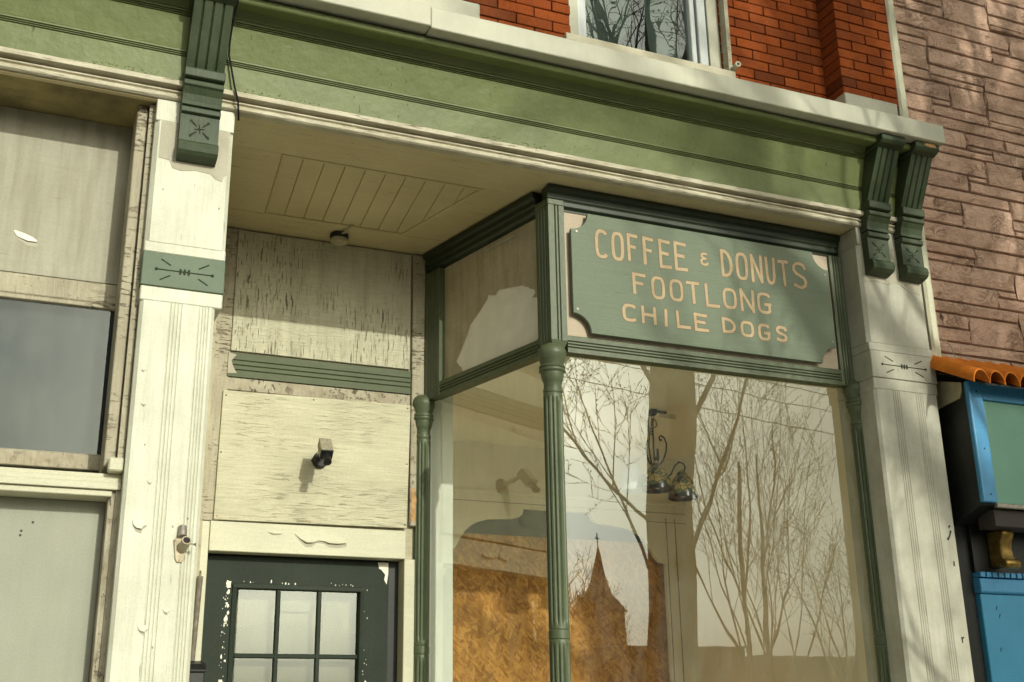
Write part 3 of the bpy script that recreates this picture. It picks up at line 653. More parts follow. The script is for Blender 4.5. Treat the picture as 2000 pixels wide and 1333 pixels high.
box('door_curtain', 'curtain_cream', P, .95, 1.90, 1.42, 1.43, .8, 2.6, bevel=0, label='pale sheet hung behind the door glass')
MB().py([(.95, 1.2), (.95, 2.10), (1.12, 2.13), (1.30, 2.165), (1.45, 2.165), (1.56, 2.13), (1.58, 2.26), (1.62, 2.31), (1.66, 2.22), (1.68, 2.13), (1.78, 2.09), (1.90, 2.08), (1.90, 1.2)], 1.409, 1.412).build('door_paper', 'door_paper', P)
b = MB(); b.prism([(1.42+.13*math.cos(R(q)), 2.245+.030*math.sin(R(q))) for q in range(0, 360, 20)], 1.400, 1.401, lambda p, q, e: (p, e, q)); b.build('oval_sticker', 'door_paper', P)
for k in range(4): MB().box(1.455, 1.50, 1.3985, 1.3995, 2.228+.010*k, 2.2305+.010*k).build('sticker_line', 'groove', P)
box('door_backing', 'dark', P, .80, 2.07, 1.60, 1.62, .2, 3.4, bevel=0)
box('threshold', 'concrete', P, .74, 2.1, .0, 1.62, .15, .80, bevel=.01)

# ---- bay window
A = Vector((2.33, .165)); B = Vector((2.066, 1.222)); tv = (B-A).normalized(); nv = Vector((-tv.y, tv.x))       # nv points out (left/front)
if nv.x > 0: nv = -nv
def TR(s, o, z): q = A + tv*s + nv*o; return (q.x, q.y, z)
def TR2(s, o): q = A + tv*s + nv*o; return (q.x, q.y)
BW = MB().px([(.128, 4.2215), (.128, 4.192), (.146, 4.182), (.146, 4.156), (.154, 4.148), (.154, 4.122), (.168, 4.112), (.168, 4.098), (.21, 4.096), (.21, 4.2215)], 2.312, 4.110).build('bay_window', 'trim_shaded', P, bevel=.003, label='dark green bay window frame with fluted trim')
prof = [(.150, 3.349)] + sum([[(.150, g-.0042), (.157, g), (.150, g+.0042)] for g in (3.376, 3.391, 3.406)], []) + [(.150, 3.432), (.156, 3.437), (.21, 3.437), (.21, 3.349)]
MB().px(prof, 2.4055, 4.034).build('transom_rail', 'trim', BW, label='green transom rail with three grooves under the sign')
def gl(p, q, ts, w, d, inn):
    p = Vector(p); q = Vector(q); L = (q-p).length; u = (q-p)/L; out = [tuple(p)]
    for t in ts:
        out += [tuple(p+u*(t*L-w)), tuple(p+u*(t*L)+Vector(inn)*d), tuple(p+u*(t*L+w))]
    return out
K = Vector((2.318, .148))
side0 = Vector(TR2(.089, .016))
poly = gl(side0, K, (.28, .5, .72), .0055, .008, -nv) + gl(K, (2.4045, .148), (.42, .62), .0045, .008, (0, 1)) + [(2.4045, .148), (2.4045, .21)] + [TR2(.089, -.045)]
MB().pz(poly, 3.405, 4.118).build('corner_post', 'trim', BW)
cp = MB(); c4 = [tuple(side0), tuple(K), (2.4045, .148), (2.4045, .21), TR2(.089, -.045)]
c4b = [tuple(Vector(TR2(.05, .0))), (2.335, .165), (2.385, .166), (2.385, .21), TR2(.07, -.04)]
n5 = len(c4); cp.add([(x, y, 3.404) for x, y in c4] + [(x, y, 3.352) for x, y in c4b], [tuple(range(n5)), tuple(range(2*n5-1, n5-1, -1))] + [(i, n5+i, n5+(i+1) % n5, (i+1) % n5) for i in range(n5)])
cp.build('post_foot', 'trim', BW)
MB().pz([(2.316, .146), (2.4055, .146), (2.4055, .21), TR2(.091, -.045), TR2(.091, .018)], 4.119, 4.150).build('post_cap', 'trim', BW, bevel=.003)
MB().pz(gl((4.035, .150), (4.112, .142), (.3, .5, .7), .006, .009, (0, 1)) + [(4.112, .142), (4.112, .21), (4.035, .21)], 3.352, 4.098).build('end_post', 'trim', BW)
# panel behind the sign
MB().box(2.406, 4.034, .166, .176, 3.4375, 4.0955).build('blind_panel', 'panel', BW, label='beige plywood panel behind the sign')
# side return
def boxR(s0, s1, o0, o1, z0, z1): return MB().box(s0, s1, o0, o1, z0, z1, T=TR)
def prR(prof, s0, s1): return MB().prism(prof, s0, s1, lambda o, z, e: TR(e, o, z))
prR([(.035, 4.2210), (.035, 4.192), (.018, 4.182), (.018, 4.156), (.010, 4.148), (.010, 4.122), (-.002, 4.110), (-.04, 4.098), (-.04, 4.2210)], .0895, 1.10).build('side_top_rail', 'trim_shaded', BW, bevel=.002)
prR([(.014, 3.346)] + sum([[(.014, g-.0045), (.006, g), (.014, g+.0045)] for g in (3.372, 3.388, 3.404)], []) + [(.014, 3.430), (-.04, 3.432), (-.04, 3.346)], .0895, 1.015).build('side_transom_rail', 'trim', BW)
MB().pz(gl(TR2(1.102, .016), TR2(.956, .016), (.25, .42, .58, .75), .006, .009, -nv) + [TR2(.956, .016), TR2(.956, -.04), TR2(1.102, -.04)], 3.352, 4.0975).build('inner_post', 'trim', BW)
boxR(.0895, .9555, -.030, -.020, 3.432, 4.1).build('side_panel', 'side_panel', BW, label='stained panel in the bay side with its face torn off')
torn = [(.838, 3.517), (.763, 3.436), (.60, 3.434), (.40, 3.434), (.148, 3.447), (.097, 3.488), (.105, 3.667), (.176, 3.679), (.147, 3.698), (.153, 3.719), (.26, 3.775), (.403, 3.803), (.449, 3.813), (.475, 3.79), (.543, 3.812), (.555, 3.785), (.62, 3.74), (.705, 3.691), (.73, 3.645), (.79, 3.57)]
tj = random.Random(3); t2 = []
for i in range(len(torn)):
    p0, p1 = torn[i], torn[(i+1) % len(torn)]; dd = math.hypot(p1[0]-p0[0], p1[1]-p0[1]); m = max(1, int(dd/.018))
    for k in range(m):
        q = k/m; j = .0035 if k else 0
        t2.append((p0[0]+(p1[0]-p0[0])*q+tj.uniform(-j, j), p0[1]+(p1[1]-p0[1])*q+tj.uniform(-j, j) if p0[1] > 3.46 else p0[1]+(p1[1]-p0[1])*q))
MB().prism(t2, -.0195, -.0185, lambda s, z, e: TR(s, e, z)).build('torn_patch', 'paper', BW)
MB().tube([TR(s, -.0165, z) for s, z in torn[10:] + torn[:1]], .0028, 5).build('torn_edge', 'panel', BW)
MB().prism([(.30, 4.062), (.57, 4.062), (.58, 4.071), (.31, 4.072)], -.018, -.012, lambda s, z, e: TR(s, e, z)).build('old_caulk', 'bare_primer', BW)
boxR(.06, 1.12, -.075, -.060, 3.44, 4.235).build('side_bulkhead', 'dark', BW)
MB().box(2.03, 2.26, 1.268, 1.31, 3.421, 4.30).build('wall_fill', 'cream', BW)
# panes
MB().box(2.385, 4.105, .188, .194, .92, 3.352).build('pane', 'glass', BW, label='big shop pane mirroring sky and bare branches')
boxR(.03, 1.06, -.018, -.012, .92, 3.350).build('pane', 'glass', BW, label='angled side pane of the bay')
# base
MB().box(2.33, 4.12, .15, .23, .146, .92).build('bay_base', 'trim', BW, bevel=.004)
boxR(.0, 1.08, -.05, .01, .146, .918).build('bay_base', 'trim', BW)

# ---- colonnettes
def flute(n, depth, zt, zb, zt2, zb2):
    def f(a, z):
        g = (math.cos(a*n)*.5+.5)
        g = max(0, (g-.62)/.38)
        inside = (zb < z < zt) or (zb2 < z < zt2)
        return 1-depth*g if inside else 1
    return f
def colonnette(cx, cy, r, label):
    k = r/.046
    prof = [(.028*k, 3.386), (.055*k, 3.372), (.067*k, 3.355), (.071*k, 3.338), (.069*k, 3.325), (.060*k, 3.300), (.055*k, 3.285), (.054*k, 3.279), (.060*k, 3.276), (.063*k, 3.269), (.061*k, 3.262), (.058*k, 3.260), (.063*k, 3.257), (.064*k, 3.248), (.060*k, 3.242), (.055*k, 3.238), (.054*k, 3.225), (.050*k, 3.205), (.044*k, 3.192), (.0425*k, 3.19), (.0425*k, 3.160), (.046*k, 3.157), (.047*k, 3.149), (.046*k, 3.141), (.0425*k, 3.139), (.0445*k, 3.134), (.046*k, 3.126)]
    prof += [(.046*k, 3.118), (.046*k, 3.105), (.046*k, 3.09)]
    prof += [(.046*k, z/100) for z in range(300, 209, -10)]
    prof += [(.046*k, 2.075), (.046*k, 2.062), (.046*k, 2.045), (.0435*k, 2.042), (.0475*k, 2.038), (.0475*k, 2.004), (.0435*k, 2.0), (.046*k, 1.996), (.046*k, 1.98), (.046*k, 1.965)]
    prof += [(.046*k, z/100) for z in range(190, 99, -15)] + [(.046*k, .92)]
    o = MB().lathe(prof, cx, cy, 72, flute(12, .17, 3.110, 2.07, 1.975, 1.1)).build('colonnette', 'trim', BW, smooth=True, label=label)
    return o
colonnette(2.330, .176, .0465, 'turned green colonnette on the bay corner')
colonnette(*TR2(1.118, .012), .043, 'turned green colonnette beside the door')
colonnette(4.128, .168, .040, 'turned green colonnette beside the right pillar')

# ---- shop interior seen through the panes
IN = MB().box(2.02, 4.60, 2.300, 2.302, 3.10, 3.42).build('interior_wall', 'interior', P, label='cream wall above the display partition inside')
MB().pz([(2.42, .215), (4.40, .215), (4.40, 2.46), (1.95, 2.46), (1.95, 1.30), (2.115, 1.262)], 3.42, 3.45).build('shop_ceiling', 'interior', P)
MB().box(4.335, 4.40, .31, 2.46, .5, 3.42).build('shop_side_wall', 'interior', P)
MB().box(1.97, 2.05, 1.315, 2.46, .5, 3.42).build('shop_side_wall', 'interior', P)
MB().pz([(2.42, .215), (4.40, .215), (4.40, 2.46), (1.95, 2.46), (1.95, 1.30), (2.115, 1.262)], .80, .86).build('shop_floor', 'interior_white', P)
MB().box(2.058, 2.229, 1.262, 1.312, .5, 3.42).build('white_jamb', 'interior_white', P, label='white painted wall end just inside the bay side pane')
MB().box(2.42, 4.40, .214, .23, 3.45, 4.24).build('bulkhead', 'dark', P)
op = [(2.55, .5), (2.55, 2.672)] + [(2.55, 2.690), (2.60, 2.700), (2.635, 2.735), (2.665, 2.79), (2.70, 2.840), (2.74, 2.875), (2.79, 2.902), (2.86, 2.922), (2.95, 2.930), (3.03, 2.935), (3.075, 2.945), (3.10, 2.965), (3.11, 3.005)]
op2 = [(6.71-x, z) for x, z in op][::-1]
PT = MB().py([(2.05, .5)] + op + op2 + [(4.335, .5), (4.335, 3.085), (2.05, 3.085)], 2.296, 2.330).build('display_partition', 'interior', P, bevel=0, label='cream partition with a curvy arched opening')
MB().box(2.05, 4.335, 2.282, 2.33, 3.086, 3.108).build('partition_cap', 'interior', PT, bevel=.003)
for x in (4.175, 4.245): MB().box(x, x+.006, 2.2935, 2.297, .5, 3.0).build('panel_bead', 'groove', PT)
for z in (3.035, 2.97): MB().box(4.03 if z < 3 else 2.05, 4.335, 2.2945, 2.297, z-.002, z+.002).build('panel_bead', 'groove', PT)
box('dark_header', 'slate', P, 2.06, 4.33, 2.42, 2.43, .5, 3.40, bevel=0)

# ---- upper brick wall
BW1 = MB().box(-2.6, 2.505, .212, .55, 4.70, 6.6).build('brick_wall', 'mortar', P, label='red brick wall left of the upstairs window')
BW2 = MB().box(3.475, 4.188, .212, .55, 4.70, 6.6).build('brick_wall', 'mortar', P, label='red brick wall right of the upstairs window')
BW3 = MB().box(4.19, 4.585, .060, .55, 4.70, 6.6).build('brick_pilaster', 'mortar', P, label='red brick pilaster standing forward beside the stone wall')
CH = .0642
bricks = {}
def brick_mesh(L, D, var):
    key = (round(L, 3), D, var)
    if key not in bricks:
        r = random.Random(hash(key) % 9999)
        b = MB(); h = .0575
        vs = [(x*L/2, y, z*h/2) for z in (-1, 1) for y in (0, D) for x in (-1, 1)]
        vs = [(x+r.uniform(-.0012, .0012), y+r.uniform(-.0015, .0015), z+r.uniform(-.0008, .0008)) for x, y, z in vs]
        b.add(vs, [(0, 2, 3, 1), (4, 5, 7, 6), (0, 1, 5, 4), (2, 6, 7, 3), (0, 4, 6, 2), (1, 3, 7, 5)])
        bricks[key] = b.mesh('brick', MT['brick'], bevel=.0025)
    return bricks[key]
def lay(BWALL, x0, x1, yf, D, z0, z1, start):
    row = start; z = z0
    while z < z1:
        x = x0 + (-.1055 if row % 2 else 0)
        while x < x1-.004:
            a, b = max(x, x0), min(x+.205, x1)
            if b-a > .03:
                o = link('brick', brick_mesh(b-a, D, rnd.randint(0, 3)), BWALL)
                o.location = Vector(((a+b)/2, yf+rnd.uniform(-.002, .002), z+.0285)) - ORG[BWALL.name]
            x += .211
        z += CH; row += 1
lay(BW1, .395, 2.505, .198, .05, 4.975, 5.46, 0)
lay(BW2, 3.475, 4.188, .198, .05, 4.975, 6.02, 1)
lay(BW3, 4.186, 4.586, .046, .155, 5.088, 6.10, 0)
box('base_block', 'crown', P, 4.165, 4.545, .012, .21, 4.86, 5.085, bevel=.006)
box('base_block', 'crown', P, 1.30, 1.905, .012, .20, 4.86, 5.092, bevel=.006)
box('base_course', 'sill', P, 1.30, 4.56, .16, .21, 4.80, 4.975, bevel=0)
# window
WN = MB().box(2.506, 2.562, .215, .30, 5.125, 6.6).box(3.400, 3.474, .215, .30, 5.125, 6.6).box(2.562, 3.400, .215, .30, 5.125, 5.178).build('upper_window', 'crown', P, bevel=.003, label='white framed upstairs window with torn curtain')
MB().box(2.563, 2.622, .235, .29, 5.179, 6.6).build('sash_stile', 'vinyl', WN, bevel=.004)
MB().box(3.296, 3.328, .235, .29, 5.179, 6.6).build('sash_stile', 'vinyl', WN, bevel=.004)
MB().box(3.342, 3.3985, .228, .29, 5.179, 6.6).build('sash_stile', 'vinyl', WN, bevel=.004)
MB().box(3.328, 3.342, .26, .29, 5.179, 6.6).build('sash_gap', 'dark', WN)
MB().box(2.622, 3.296, .240, .29, 5.179, 5.208).build('sash_rail', 'vinyl', WN, bevel=.004)
MB().box(2.622, 3.296, .268, .273, 5.208, 6.6).build('pane', 'glass_up', WN)
MB().px([(.115, 5.062), (.115, 5.118), (.12, 5.124), (.26, 5.1245), (.26, 5.062)], 2.436, 3.494).build('window_sill', 'sill', WN, bevel=.005)
MB().pz([(3.476, .150), (3.505, .155), (3.505, .21), (3.476, .21)], 5.13, 6.6).build('old_caulk', 'peel', WN)
box('room_backing', 'dark', WN, 2.3, 3.7, .60, .62, 4.9, 7.0, bevel=0)
MB().py([(2.60, 5.9), (2.66, 5.20), (2.80, 5.20), (2.90, 5.33), (3.00, 5.46), (3.02, 5.62), (3.0, 6.6), (2.60, 6.6)], .40, .404).build('torn_curtain', 'curtain', WN)
MB().py([(3.10, 5.18), (3.40, 5.18), (3.40, 6.6), (3.02, 6.6), (3.06, 5.7)], .36, .364).build('torn_curtain', 'curtain', WN)

# ================================================================== things on the shopfront
# ---- painted sign
SG = thing('painted_sign', 'green painted wooden sign reading COFFEE & DONUTS FOOTLONG CHILE DOGS', 'sign', (3.215, .13, 3.45))
x0, x1, z0, z1, rc = 2.431, 4.001, 3.4525, 4.091, .096
def notch(cx, cz, a0, a1): return [(cx+rc*math.cos(R(a0+(a1-a0)*i/9)), cz+rc*math.sin(R(a0+(a1-a0)*i/9))) for i in range(10)]
outline = notch(x0, z1, 270, 360) + notch(x1, z1, 180, 270) + notch(x1, z0, 90, 180) + notch(x0, z0, 0, 90)
MB().py(outline, .128, .148).build('board', 'sign', SG, bevel=.0015)
for x, z in ((x0+.03, z1-rc-.012), (x0+.022, z0+rc+.02), (x1-.025, z1-rc-.03), (x1-.02, z0+rc+.03)):
    b = MB(); b.prism([(x+.006*math.cos(q*math.pi/4), z+.006*math.sin(q*math.pi/4)) for q in range(8)], .1255, .1285, lambda p, q, e: (p, e, q)); b.build('screw', 'metal', SG)
def ell(cx, cz, rx, rz, a0, a1, n=18): return [(cx+rx*math.cos(R(a0+(a1-a0)*i/n)), cz+rz*math.sin(R(a0+(a1-a0)*i/n))) for i in range(n+1)]
def sup(a0, a1, cx=.5, cz=.5, rx=.5, rz=.5, e=.62, n=22):
    out = []
    for i in range(n+1):
        a = R(a0+(a1-a0)*i/n); c, s = math.cos(a), math.sin(a)
        out.append((cx+rx*math.copysign(abs(c)**e, c), cz+rz*math.copysign(abs(s)**e, s)))
    return out
GL = {
 'C': [sup(52, 308)],
 'O': [sup(90, 450)],
 'F': [[(.04, 0), (.0, 1)], [(.0, 1), (.95, .97)], [(.02, .54), (.72, .52)]],
 'E': [[(.0, 1), (.03, 0)], [(.0, 1), (.92, .97)], [(.02, .53), (.75, .51)], [(.03, 0), (1, .02)]],
 'D': [[(.0, 1), (.03, 0)], [(.0, 1), (.35, .99), (.68, .9), (.92, .7), (1, .48), (.95, .26), (.75, .08), (.42, .0), (.03, 0)]],
 'N': [[(.02, 0), (.0, 1)], [(.0, 1), (.96, 0)], [(.96, 0), (.98, 1)]],
 'U': [[(.0, 1), (.02, .35), (.1, .12), (.3, .01), (.55, .0), (.8, .07), (.93, .28), (.98, 1)]],
 'T': [[(.0, .98), (1, 1)], [(.5, .98), (.55, 0)]],
 'S': [[(.95, .82), (.85, .95), (.6, 1.0), (.3, .99), (.08, .87), (.05, .70), (.22, .57), (.5, .50), (.82, .41), (.96, .27), (.9, .1), (.65, .0), (.32, .01), (.06, .08)]],
 'L': [[(.02, 1), (.05, 0)], [(.05, 0), (1, .02)]],
 'G': [sup(48, 318, n=24) + [(.90, .42)], [(.55, .44), (.98, .45)]],
 'H': [[(.02, 1), (.03, 0)], [(.95, 1), (.97, 0)], [(.03, .52), (.96, .5)]],
 'I': [[(.5, 1), (.52, 0)]],
 '&': [[(.95, .98), (.55, 1), (.15, .9), (.15, .72), (.45, .6), (.75, .55)], [(.75, .55), (.3, .5), (.02, .33), (.1, .08), (.5, .0), (.9, .04), (1, .14)]],
}
def ribbon(b, pts, w, y):
    n = len(pts); L = []; Rr = []
    closed = (Vector(pts[0])-Vector(pts[-1])).length < 1e-6
    for i in range(n):
        p = Vector(pts[i])
        pa = Vector(pts[i-1]) if i > 0 else (Vector(pts[-2]) if closed else p)
        pb = Vector(pts[i+1]) if i < n-1 else (Vector(pts[1]) if closed else p)
        d1 = (p-pa); d2 = (pb-p)
        d1 = d1.normalized() if d1.length > 1e-9 else d2.normalized(); d2 = d2.normalized() if d2.length > 1e-9 else d1
        t = (d1+d2); t = t.normalized() if t.length > 1e-6 else d1
        nn = Vector((-t.y, t.x)); k = 1/max(.5, nn.dot(Vector((-d1.y, d1.x))))
        ww = w*(1+rnd.uniform(-.07, .07))
        L.append(p+nn*ww*k); Rr.append(p-nn*ww*k)
        if i == 0 and not closed: L[-1] -= t*w*.8; Rr[-1] -= t*w*.8
        if i == n-1 and not closed: L[-1] += t*w*.8; Rr[-1] += t*w*.8
    vs = [(q.x, y, q.y) for q in L] + [(q.x, y, q.y) for q in Rr]
    b.add(vs, [(i, i+1, n+i+1, n+i) for i in range(n-1)])
LET = [('C', 2.564, 2.639, 3.858, 4.015), ('O', 2.656, 2.728, 3.858, 4.016), ('F', 2.746, 2.812, 3.866, 4.02), ('F', 2.837, 2.904, 3.859, 4.016), ('E', 2.93, 3.005, 3.855, 4.017), ('E', 3.021, 3.102, 3.855, 4.019), ('&', 3.177, 3.228, 3.906, 3.981), ('D', 3.304, 3.377, 3.862, 4.017), ('O', 3.397, 3.473, 3.859, 4.016), ('N', 3.491, 3.568, 3.856, 4.019), ('U', 3.584, 3.651, 3.858, 4.018), ('T', 3.666, 3.737, 3.859, 4.013), ('S', 3.757, 3.855, 3.86, 4.016), ('F', 2.767, 2.849, 3.69, 3.808), ('O', 2.875, 2.955, 3.68, 3.805), ('O', 2.981, 3.063, 3.683, 3.804), ('T', 3.08, 3.163, 3.683, 3.807), ('L', 3.192, 3.281, 3.678, 3.809), ('O', 3.301, 3.386, 3.684, 3.801), ('N', 3.407, 3.498, 3.68, 3.81), ('G', 3.514, 3.605, 3.685, 3.805), ('C', 2.702, 2.787, 3.539, 3.633), ('H', 2.808, 2.897, 3.539, 3.636), ('I', 2.94, 2.959, 3.537, 3.635), ('L', 3.009, 3.096, 3.54, 3.636), ('E', 3.115, 3.203, 3.537, 3.636), ('D', 3.283, 3.367, 3.548, 3.634), ('O', 3.396, 3.479, 3.541, 3.63), ('G', 3.504, 3.583, 3.535, 3.628), ('S', 3.614, 3.69, 3.54, 3.63)]
for ch, a0, a1, b0, b1 in LET:
    hw = .0088 if b1-b0 > .14 else .0082
    if ch == '&': hw = .0062
    iw = a1-a0-2*hw; ih = b1-b0-2*hw
    b = MB()
    for k, st in enumerate(GL[ch]):
        pts = [(a0+hw+iw*u, b0+hw+ih*v) for u, v in st] if ch != 'I' else [(a0+.0095+.002*v, b0+hw+ih*v) for u, v in st]
        b.cm = 1; ribbon(b, pts, hw+.0022, .1276-.00003*k)
        b.cm = 0; ribbon(b, pts, hw, .1270-.00012*k)
    o = b.build('letter', ('gold', 'letter_edge'), SG)

# ---- security camera
SC = thing('security_camera', 'small box security camera on the cream plywood sheet', 'camera', (1.475, 1.228, 2.97))
b = MB(); b.tube([(1.474, 1.229, 2.972), (1.474, 1.212, 2.970), (1.474, 1.190, 2.968)], [.040, .040, .030], 20); b.build('mount_base', 'dark', SC, smooth=True)
MB().tube([(1.474, 1.205, 2.972), (1.466, 1.13, 2.985), (1.456, 1.065, 3.01)], .010, 10).build('swivel_arm', 'metal', SC, smooth=True)
ax = Vector((-.03, -.64, -.77)).normalized(); up = Vector((0, 0, 1)); sx = ax.cross(up).normalized(); uz = sx.cross(ax).normalized(); c0 = Vector((1.4545, 1.038, 2.994))
def TC(a, s, u): q = c0 + ax*a + sx*s + uz*u; return tuple(q)
MB().box(-.052, .046, -.031, .031, -.028, .028, T=TC).build('camera_body', 'camera_case', SC, bevel=.003)
MB().box(.0462, .054, -.032, .032, -.029, .029, T=TC).build('front_plate', 'dark', SC, bevel=.002)
MB().tube([TC(.054, 0, -.004), TC(.078, 0, -.004), TC(.0785, 0, -.004), TC(.108, 0, -.004)], [.019, .018, .021, .021], 20).build('lens', 'dark', SC, smooth=True)
MB().tube([(1.456, 1.06, 3.02), (1.452, 1.13, 3.01), (1.44, 1.20, 2.995), (1.43, 1.226, 2.965)], .0022, 6).build('wire_tail', 'cable', SC)

# ---- lamp holder under the soffit
LH = thing('lamp_holder', 'round porcelain lamp holder under the recess soffit', 'lamp holder', (1.512, 1.13, ZS))
MB().lathe([(.050, 4.2225), (.052, 4.205), (.047, 4.196)], 1.512, 1.132, 24).build('base', 'dark', LH, smooth=True)
MB().lathe([(.046, 4.1958), (.047, 4.182), (.042, 4.173), (.012, 4.172)], 1.512, 1.132, 24).build('cover', 'cream', LH, smooth=True)
MB().tube([(1.515, 1.09, 4.215), (1.525, 1.05, 4.205), (1.535, 1.0, 4.214), (1.548, .975, 4.221)], .006, 8).build('cable_stub', 'cream', LH)

# ---- flag pole holder on the left pillar
FH = thing('flagpole_holder', 'small metal flagpole holder screwed to the bright white pillar', 'bracket', (.636, 0, 2.30))
MB().py([(.606, 2.335), (.620, 2.345), (.652, 2.345), (.660, 2.33), (.652, 2.26), (.642, 2.247), (.624, 2.247), (.616, 2.26)], -.007, .0005).build('plate', 'old_brass', FH, bevel=.003)
b = MB(); pa = Vector((.640, -.004, 2.300)); pb = Vector((.648, -.060, 2.326))
b.tube([pa, pb], .0185, 18); b.build('socket', 'old_brass', FH, smooth=True)
b = MB(); d = (pb-pa).normalized(); b.tube([pb+d*.0002, pb+d*.0012], .0135, 16); b.build('socket_bore', 'dark', FH)
MB().tube([(.636, -.004, 2.385), (.637, -.020, 2.345)], .017, 16).build('upper_socket', 'metal', FH, smooth=True)
MB().tube([(.660, -.052, 2.315), (.676, -.058, 2.312), (.684, -.060, 2.311)], [.003, .003, .008], 10).build('thumb_screw', 'metal', FH)
for x, z in ((.613, 2.33), (.633, 2.256)):
    b = MB(); b.prism([(x+.004*math.cos(q*math.pi/4), z+.004*math.sin(q*math.pi/4)) for q in range(8)], -.0085, -.0068, lambda p, q, e: (p, e, q)); b.build('screw', 'rust_wood', FH)

# ---- spring, letter box, cable, pipe stub
SP = thing('screen_door_spring', 'old coil spring hanging on the casing beside the door', 'spring', (.90, 1.22, 2.15))
b = MB(); n = 150; b.tube([(.904-.012*i/n, 1.222, 2.355-.40*i/n) for i in range(n+1)], [.0135+.0012*(1 if i % 2 else -1) for i in range(n+1)], 10); b.build('coil', 'metal', SP)
MB().tube([(.9045, 1.222, 2.352), (.906, 1.222, 2.372), (.905, 1.232, 2.383), (.905, 1.242, 2.385)], .003, 6).build('hook', 'metal', SP)
LB = thing('letter_box', 'black metal letter box beside the door, cut off by the picture edge', 'letter box', (.90, 1.15, 1.70))
MB().px([(1.235, 1.60), (1.10, 1.60), (1.10, 1.90), (1.125, 1.925), (1.235, 1.945)], .845, .935).build('body', 'dark_wood', LB, bevel=.004)
MB().px([(1.236, 1.948), (1.122, 1.928), (1.090, 1.898), (1.088, 1.908), (1.12, 1.938), (1.236, 1.958)], .840, .942).build('lid', 'dark_wood', LB, bevel=.002)
HC = MB().tube([(.672, -.275, 4.70), (.676, -.215, 4.63), (.672, -.13, 4.56), (.671, -.10, 4.49), (.676, -.075, 4.455), (.690, -.070, 4.40), (.712, -.062, 4.31), (.732, -.052, 4.25), (.742, -.022, 4.205), (.748, .004, 4.190)], .0045, 8).build('hanging_cable', 'cable', None, smooth=True)
tag(HC, 'thin black cable trailing down the cornice beside the left bracket', 'cable')
PS = thing('pipe_stub', 'short white pipe stub poking from the red brick wall', 'pipe', (3.53, .19, 5.17))
MB().tube([(3.52, .205, 5.165), (3.505, .10, 5.165)], .017, 16).build('pipe', 'sill', PS, smooth=True)
MB().tube([(3.5049, .0995, 5.165), (3.5045, .0975, 5.165)], .009, 12).build('bore', 'dark', PS)
MB().tube([(3.50, .20, 5.15), (3.515, .185, 5.15)], [.035, .03], 9).build('mortar_collar', 'mortar', PS)

# ---- OSB sheet and stained-glass chandelier inside
OB = MB().box(2.30, 4.31, 2.365, 2.378, .86, 2.835).build('osb_sheet', 'osb', None, bevel=.001)
tag(OB, 'orange chipboard sheet standing behind the arched opening', 'board')
CL = thing('chandelier', 'wrought iron chandelier with three bell shades hanging inside the window', 'chandelier', (3.45, 1.17, 3.42))
CY = 1.17
MB().box(3.437, 3.475, CY-.02, CY+.02, 3.385, 3.4195).build('ceiling_hook', 'iron', CL, bevel=.003)
MB().tube([(3.46, CY, 3.41), (3.55, CY, 3.408)], .008, 8).build('ceiling_bar', 'iron', CL)
MB().py([(3.482, 3.37), (3.595, 3.362), (3.600, 3.392), (3.482, 3.398)], CY-.03, CY-.028).build('clear_tag', 'glass_grey', CL)
def ring(cx, cy, cz, r, rr, tilt, n=14): return [(cx+r*math.cos(2*math.pi*i/n)*math.cos(tilt), cy+r*math.cos(2*math.pi*i/n)*math.sin(tilt), cz+r*1.25*math.sin(2*math.pi*i/n)) for i in range(n+1)]
for i, z in enumerate((3.372, 3.352, 3.333, 3.314, 3.295, 3.276)):
    MB().tube(ring(3.456-.003*i, CY, z, .010, .002, (i % 2)*1.5+.2), .0024, 5).build('chain_link', 'iron', CL)
MB().tube(ring(3.462, CY-.004, 3.335, .019, .003, .3), .003, 6).build('ring', 'iron', CL)
MB().tube([(3.452, CY, 3.31), (3.451, CY, 3.06)], .005, 8).build('stem', 'iron', CL)
MB().tube([(3.44, CY+.01, 3.40), (3.428, CY+.01, 3.35), (3.432, CY+.01, 3.27), (3.425, CY+.01, 3.20), (3.432, CY+.01, 3.12), (3.44, CY+.01, 3.08)], .0045, 6).build('cord', 'cable', CL)
MB().tube([(3.462, CY-.01, 3.10), (3.471, CY-.01, 3.13), (3.471, CY-.01, 3.18)], [.010, .009, .007], 8).build('candle_sleeve', 'dark', CL)
def curl(pts, name='scroll_arm'): MB().tube(pts, .0048, 7).build(name, 'iron', CL, smooth=True)
curl([(3.488, CY-.03, 3.235), (3.484, CY-.03, 3.225), (3.475, CY-.03, 3.232), (3.475, CY-.03, 3.248), (3.488, CY-.03, 3.257), (3.508, CY-.03, 3.245), (3.521, CY-.03, 3.21), (3.522, CY-.02, 3.165), (3.508, CY-.01, 3.12), (3.485, CY, 3.085), (3.455, CY, 3.06)])
curl([(3.428, CY+.03, 3.24), (3.418, CY+.03, 3.20), (3.418, CY+.03, 3.15), (3.430, CY+.02, 3.10), (3.452, CY, 3.06)])
curl([(3.455, CY, 3.05), (3.50, CY-.01, 3.0), (3.545, CY-.02, 3.03), (3.575, CY-.02, 3.085), (3.600, CY-.03, 3.106), (3.628, CY-.03, 3.100), (3.640, CY-.03, 3.076), (3.630, CY-.03, 3.052), (3.612, CY-.03, 3.056)])
curl([(3.452, CY, 3.05), (3.43, CY-.06, 3.03), (3.40, CY-.11, 3.075), (3.384, CY-.13, 3.095), (3.378, CY-.14, 3.07)])
curl([(3.45, CY, 3.05), (3.40, CY+.01, 3.01), (3.36, CY+.02, 3.04), (3.33, CY+.02, 3.075), (3.31, CY+.02, 3.07)])
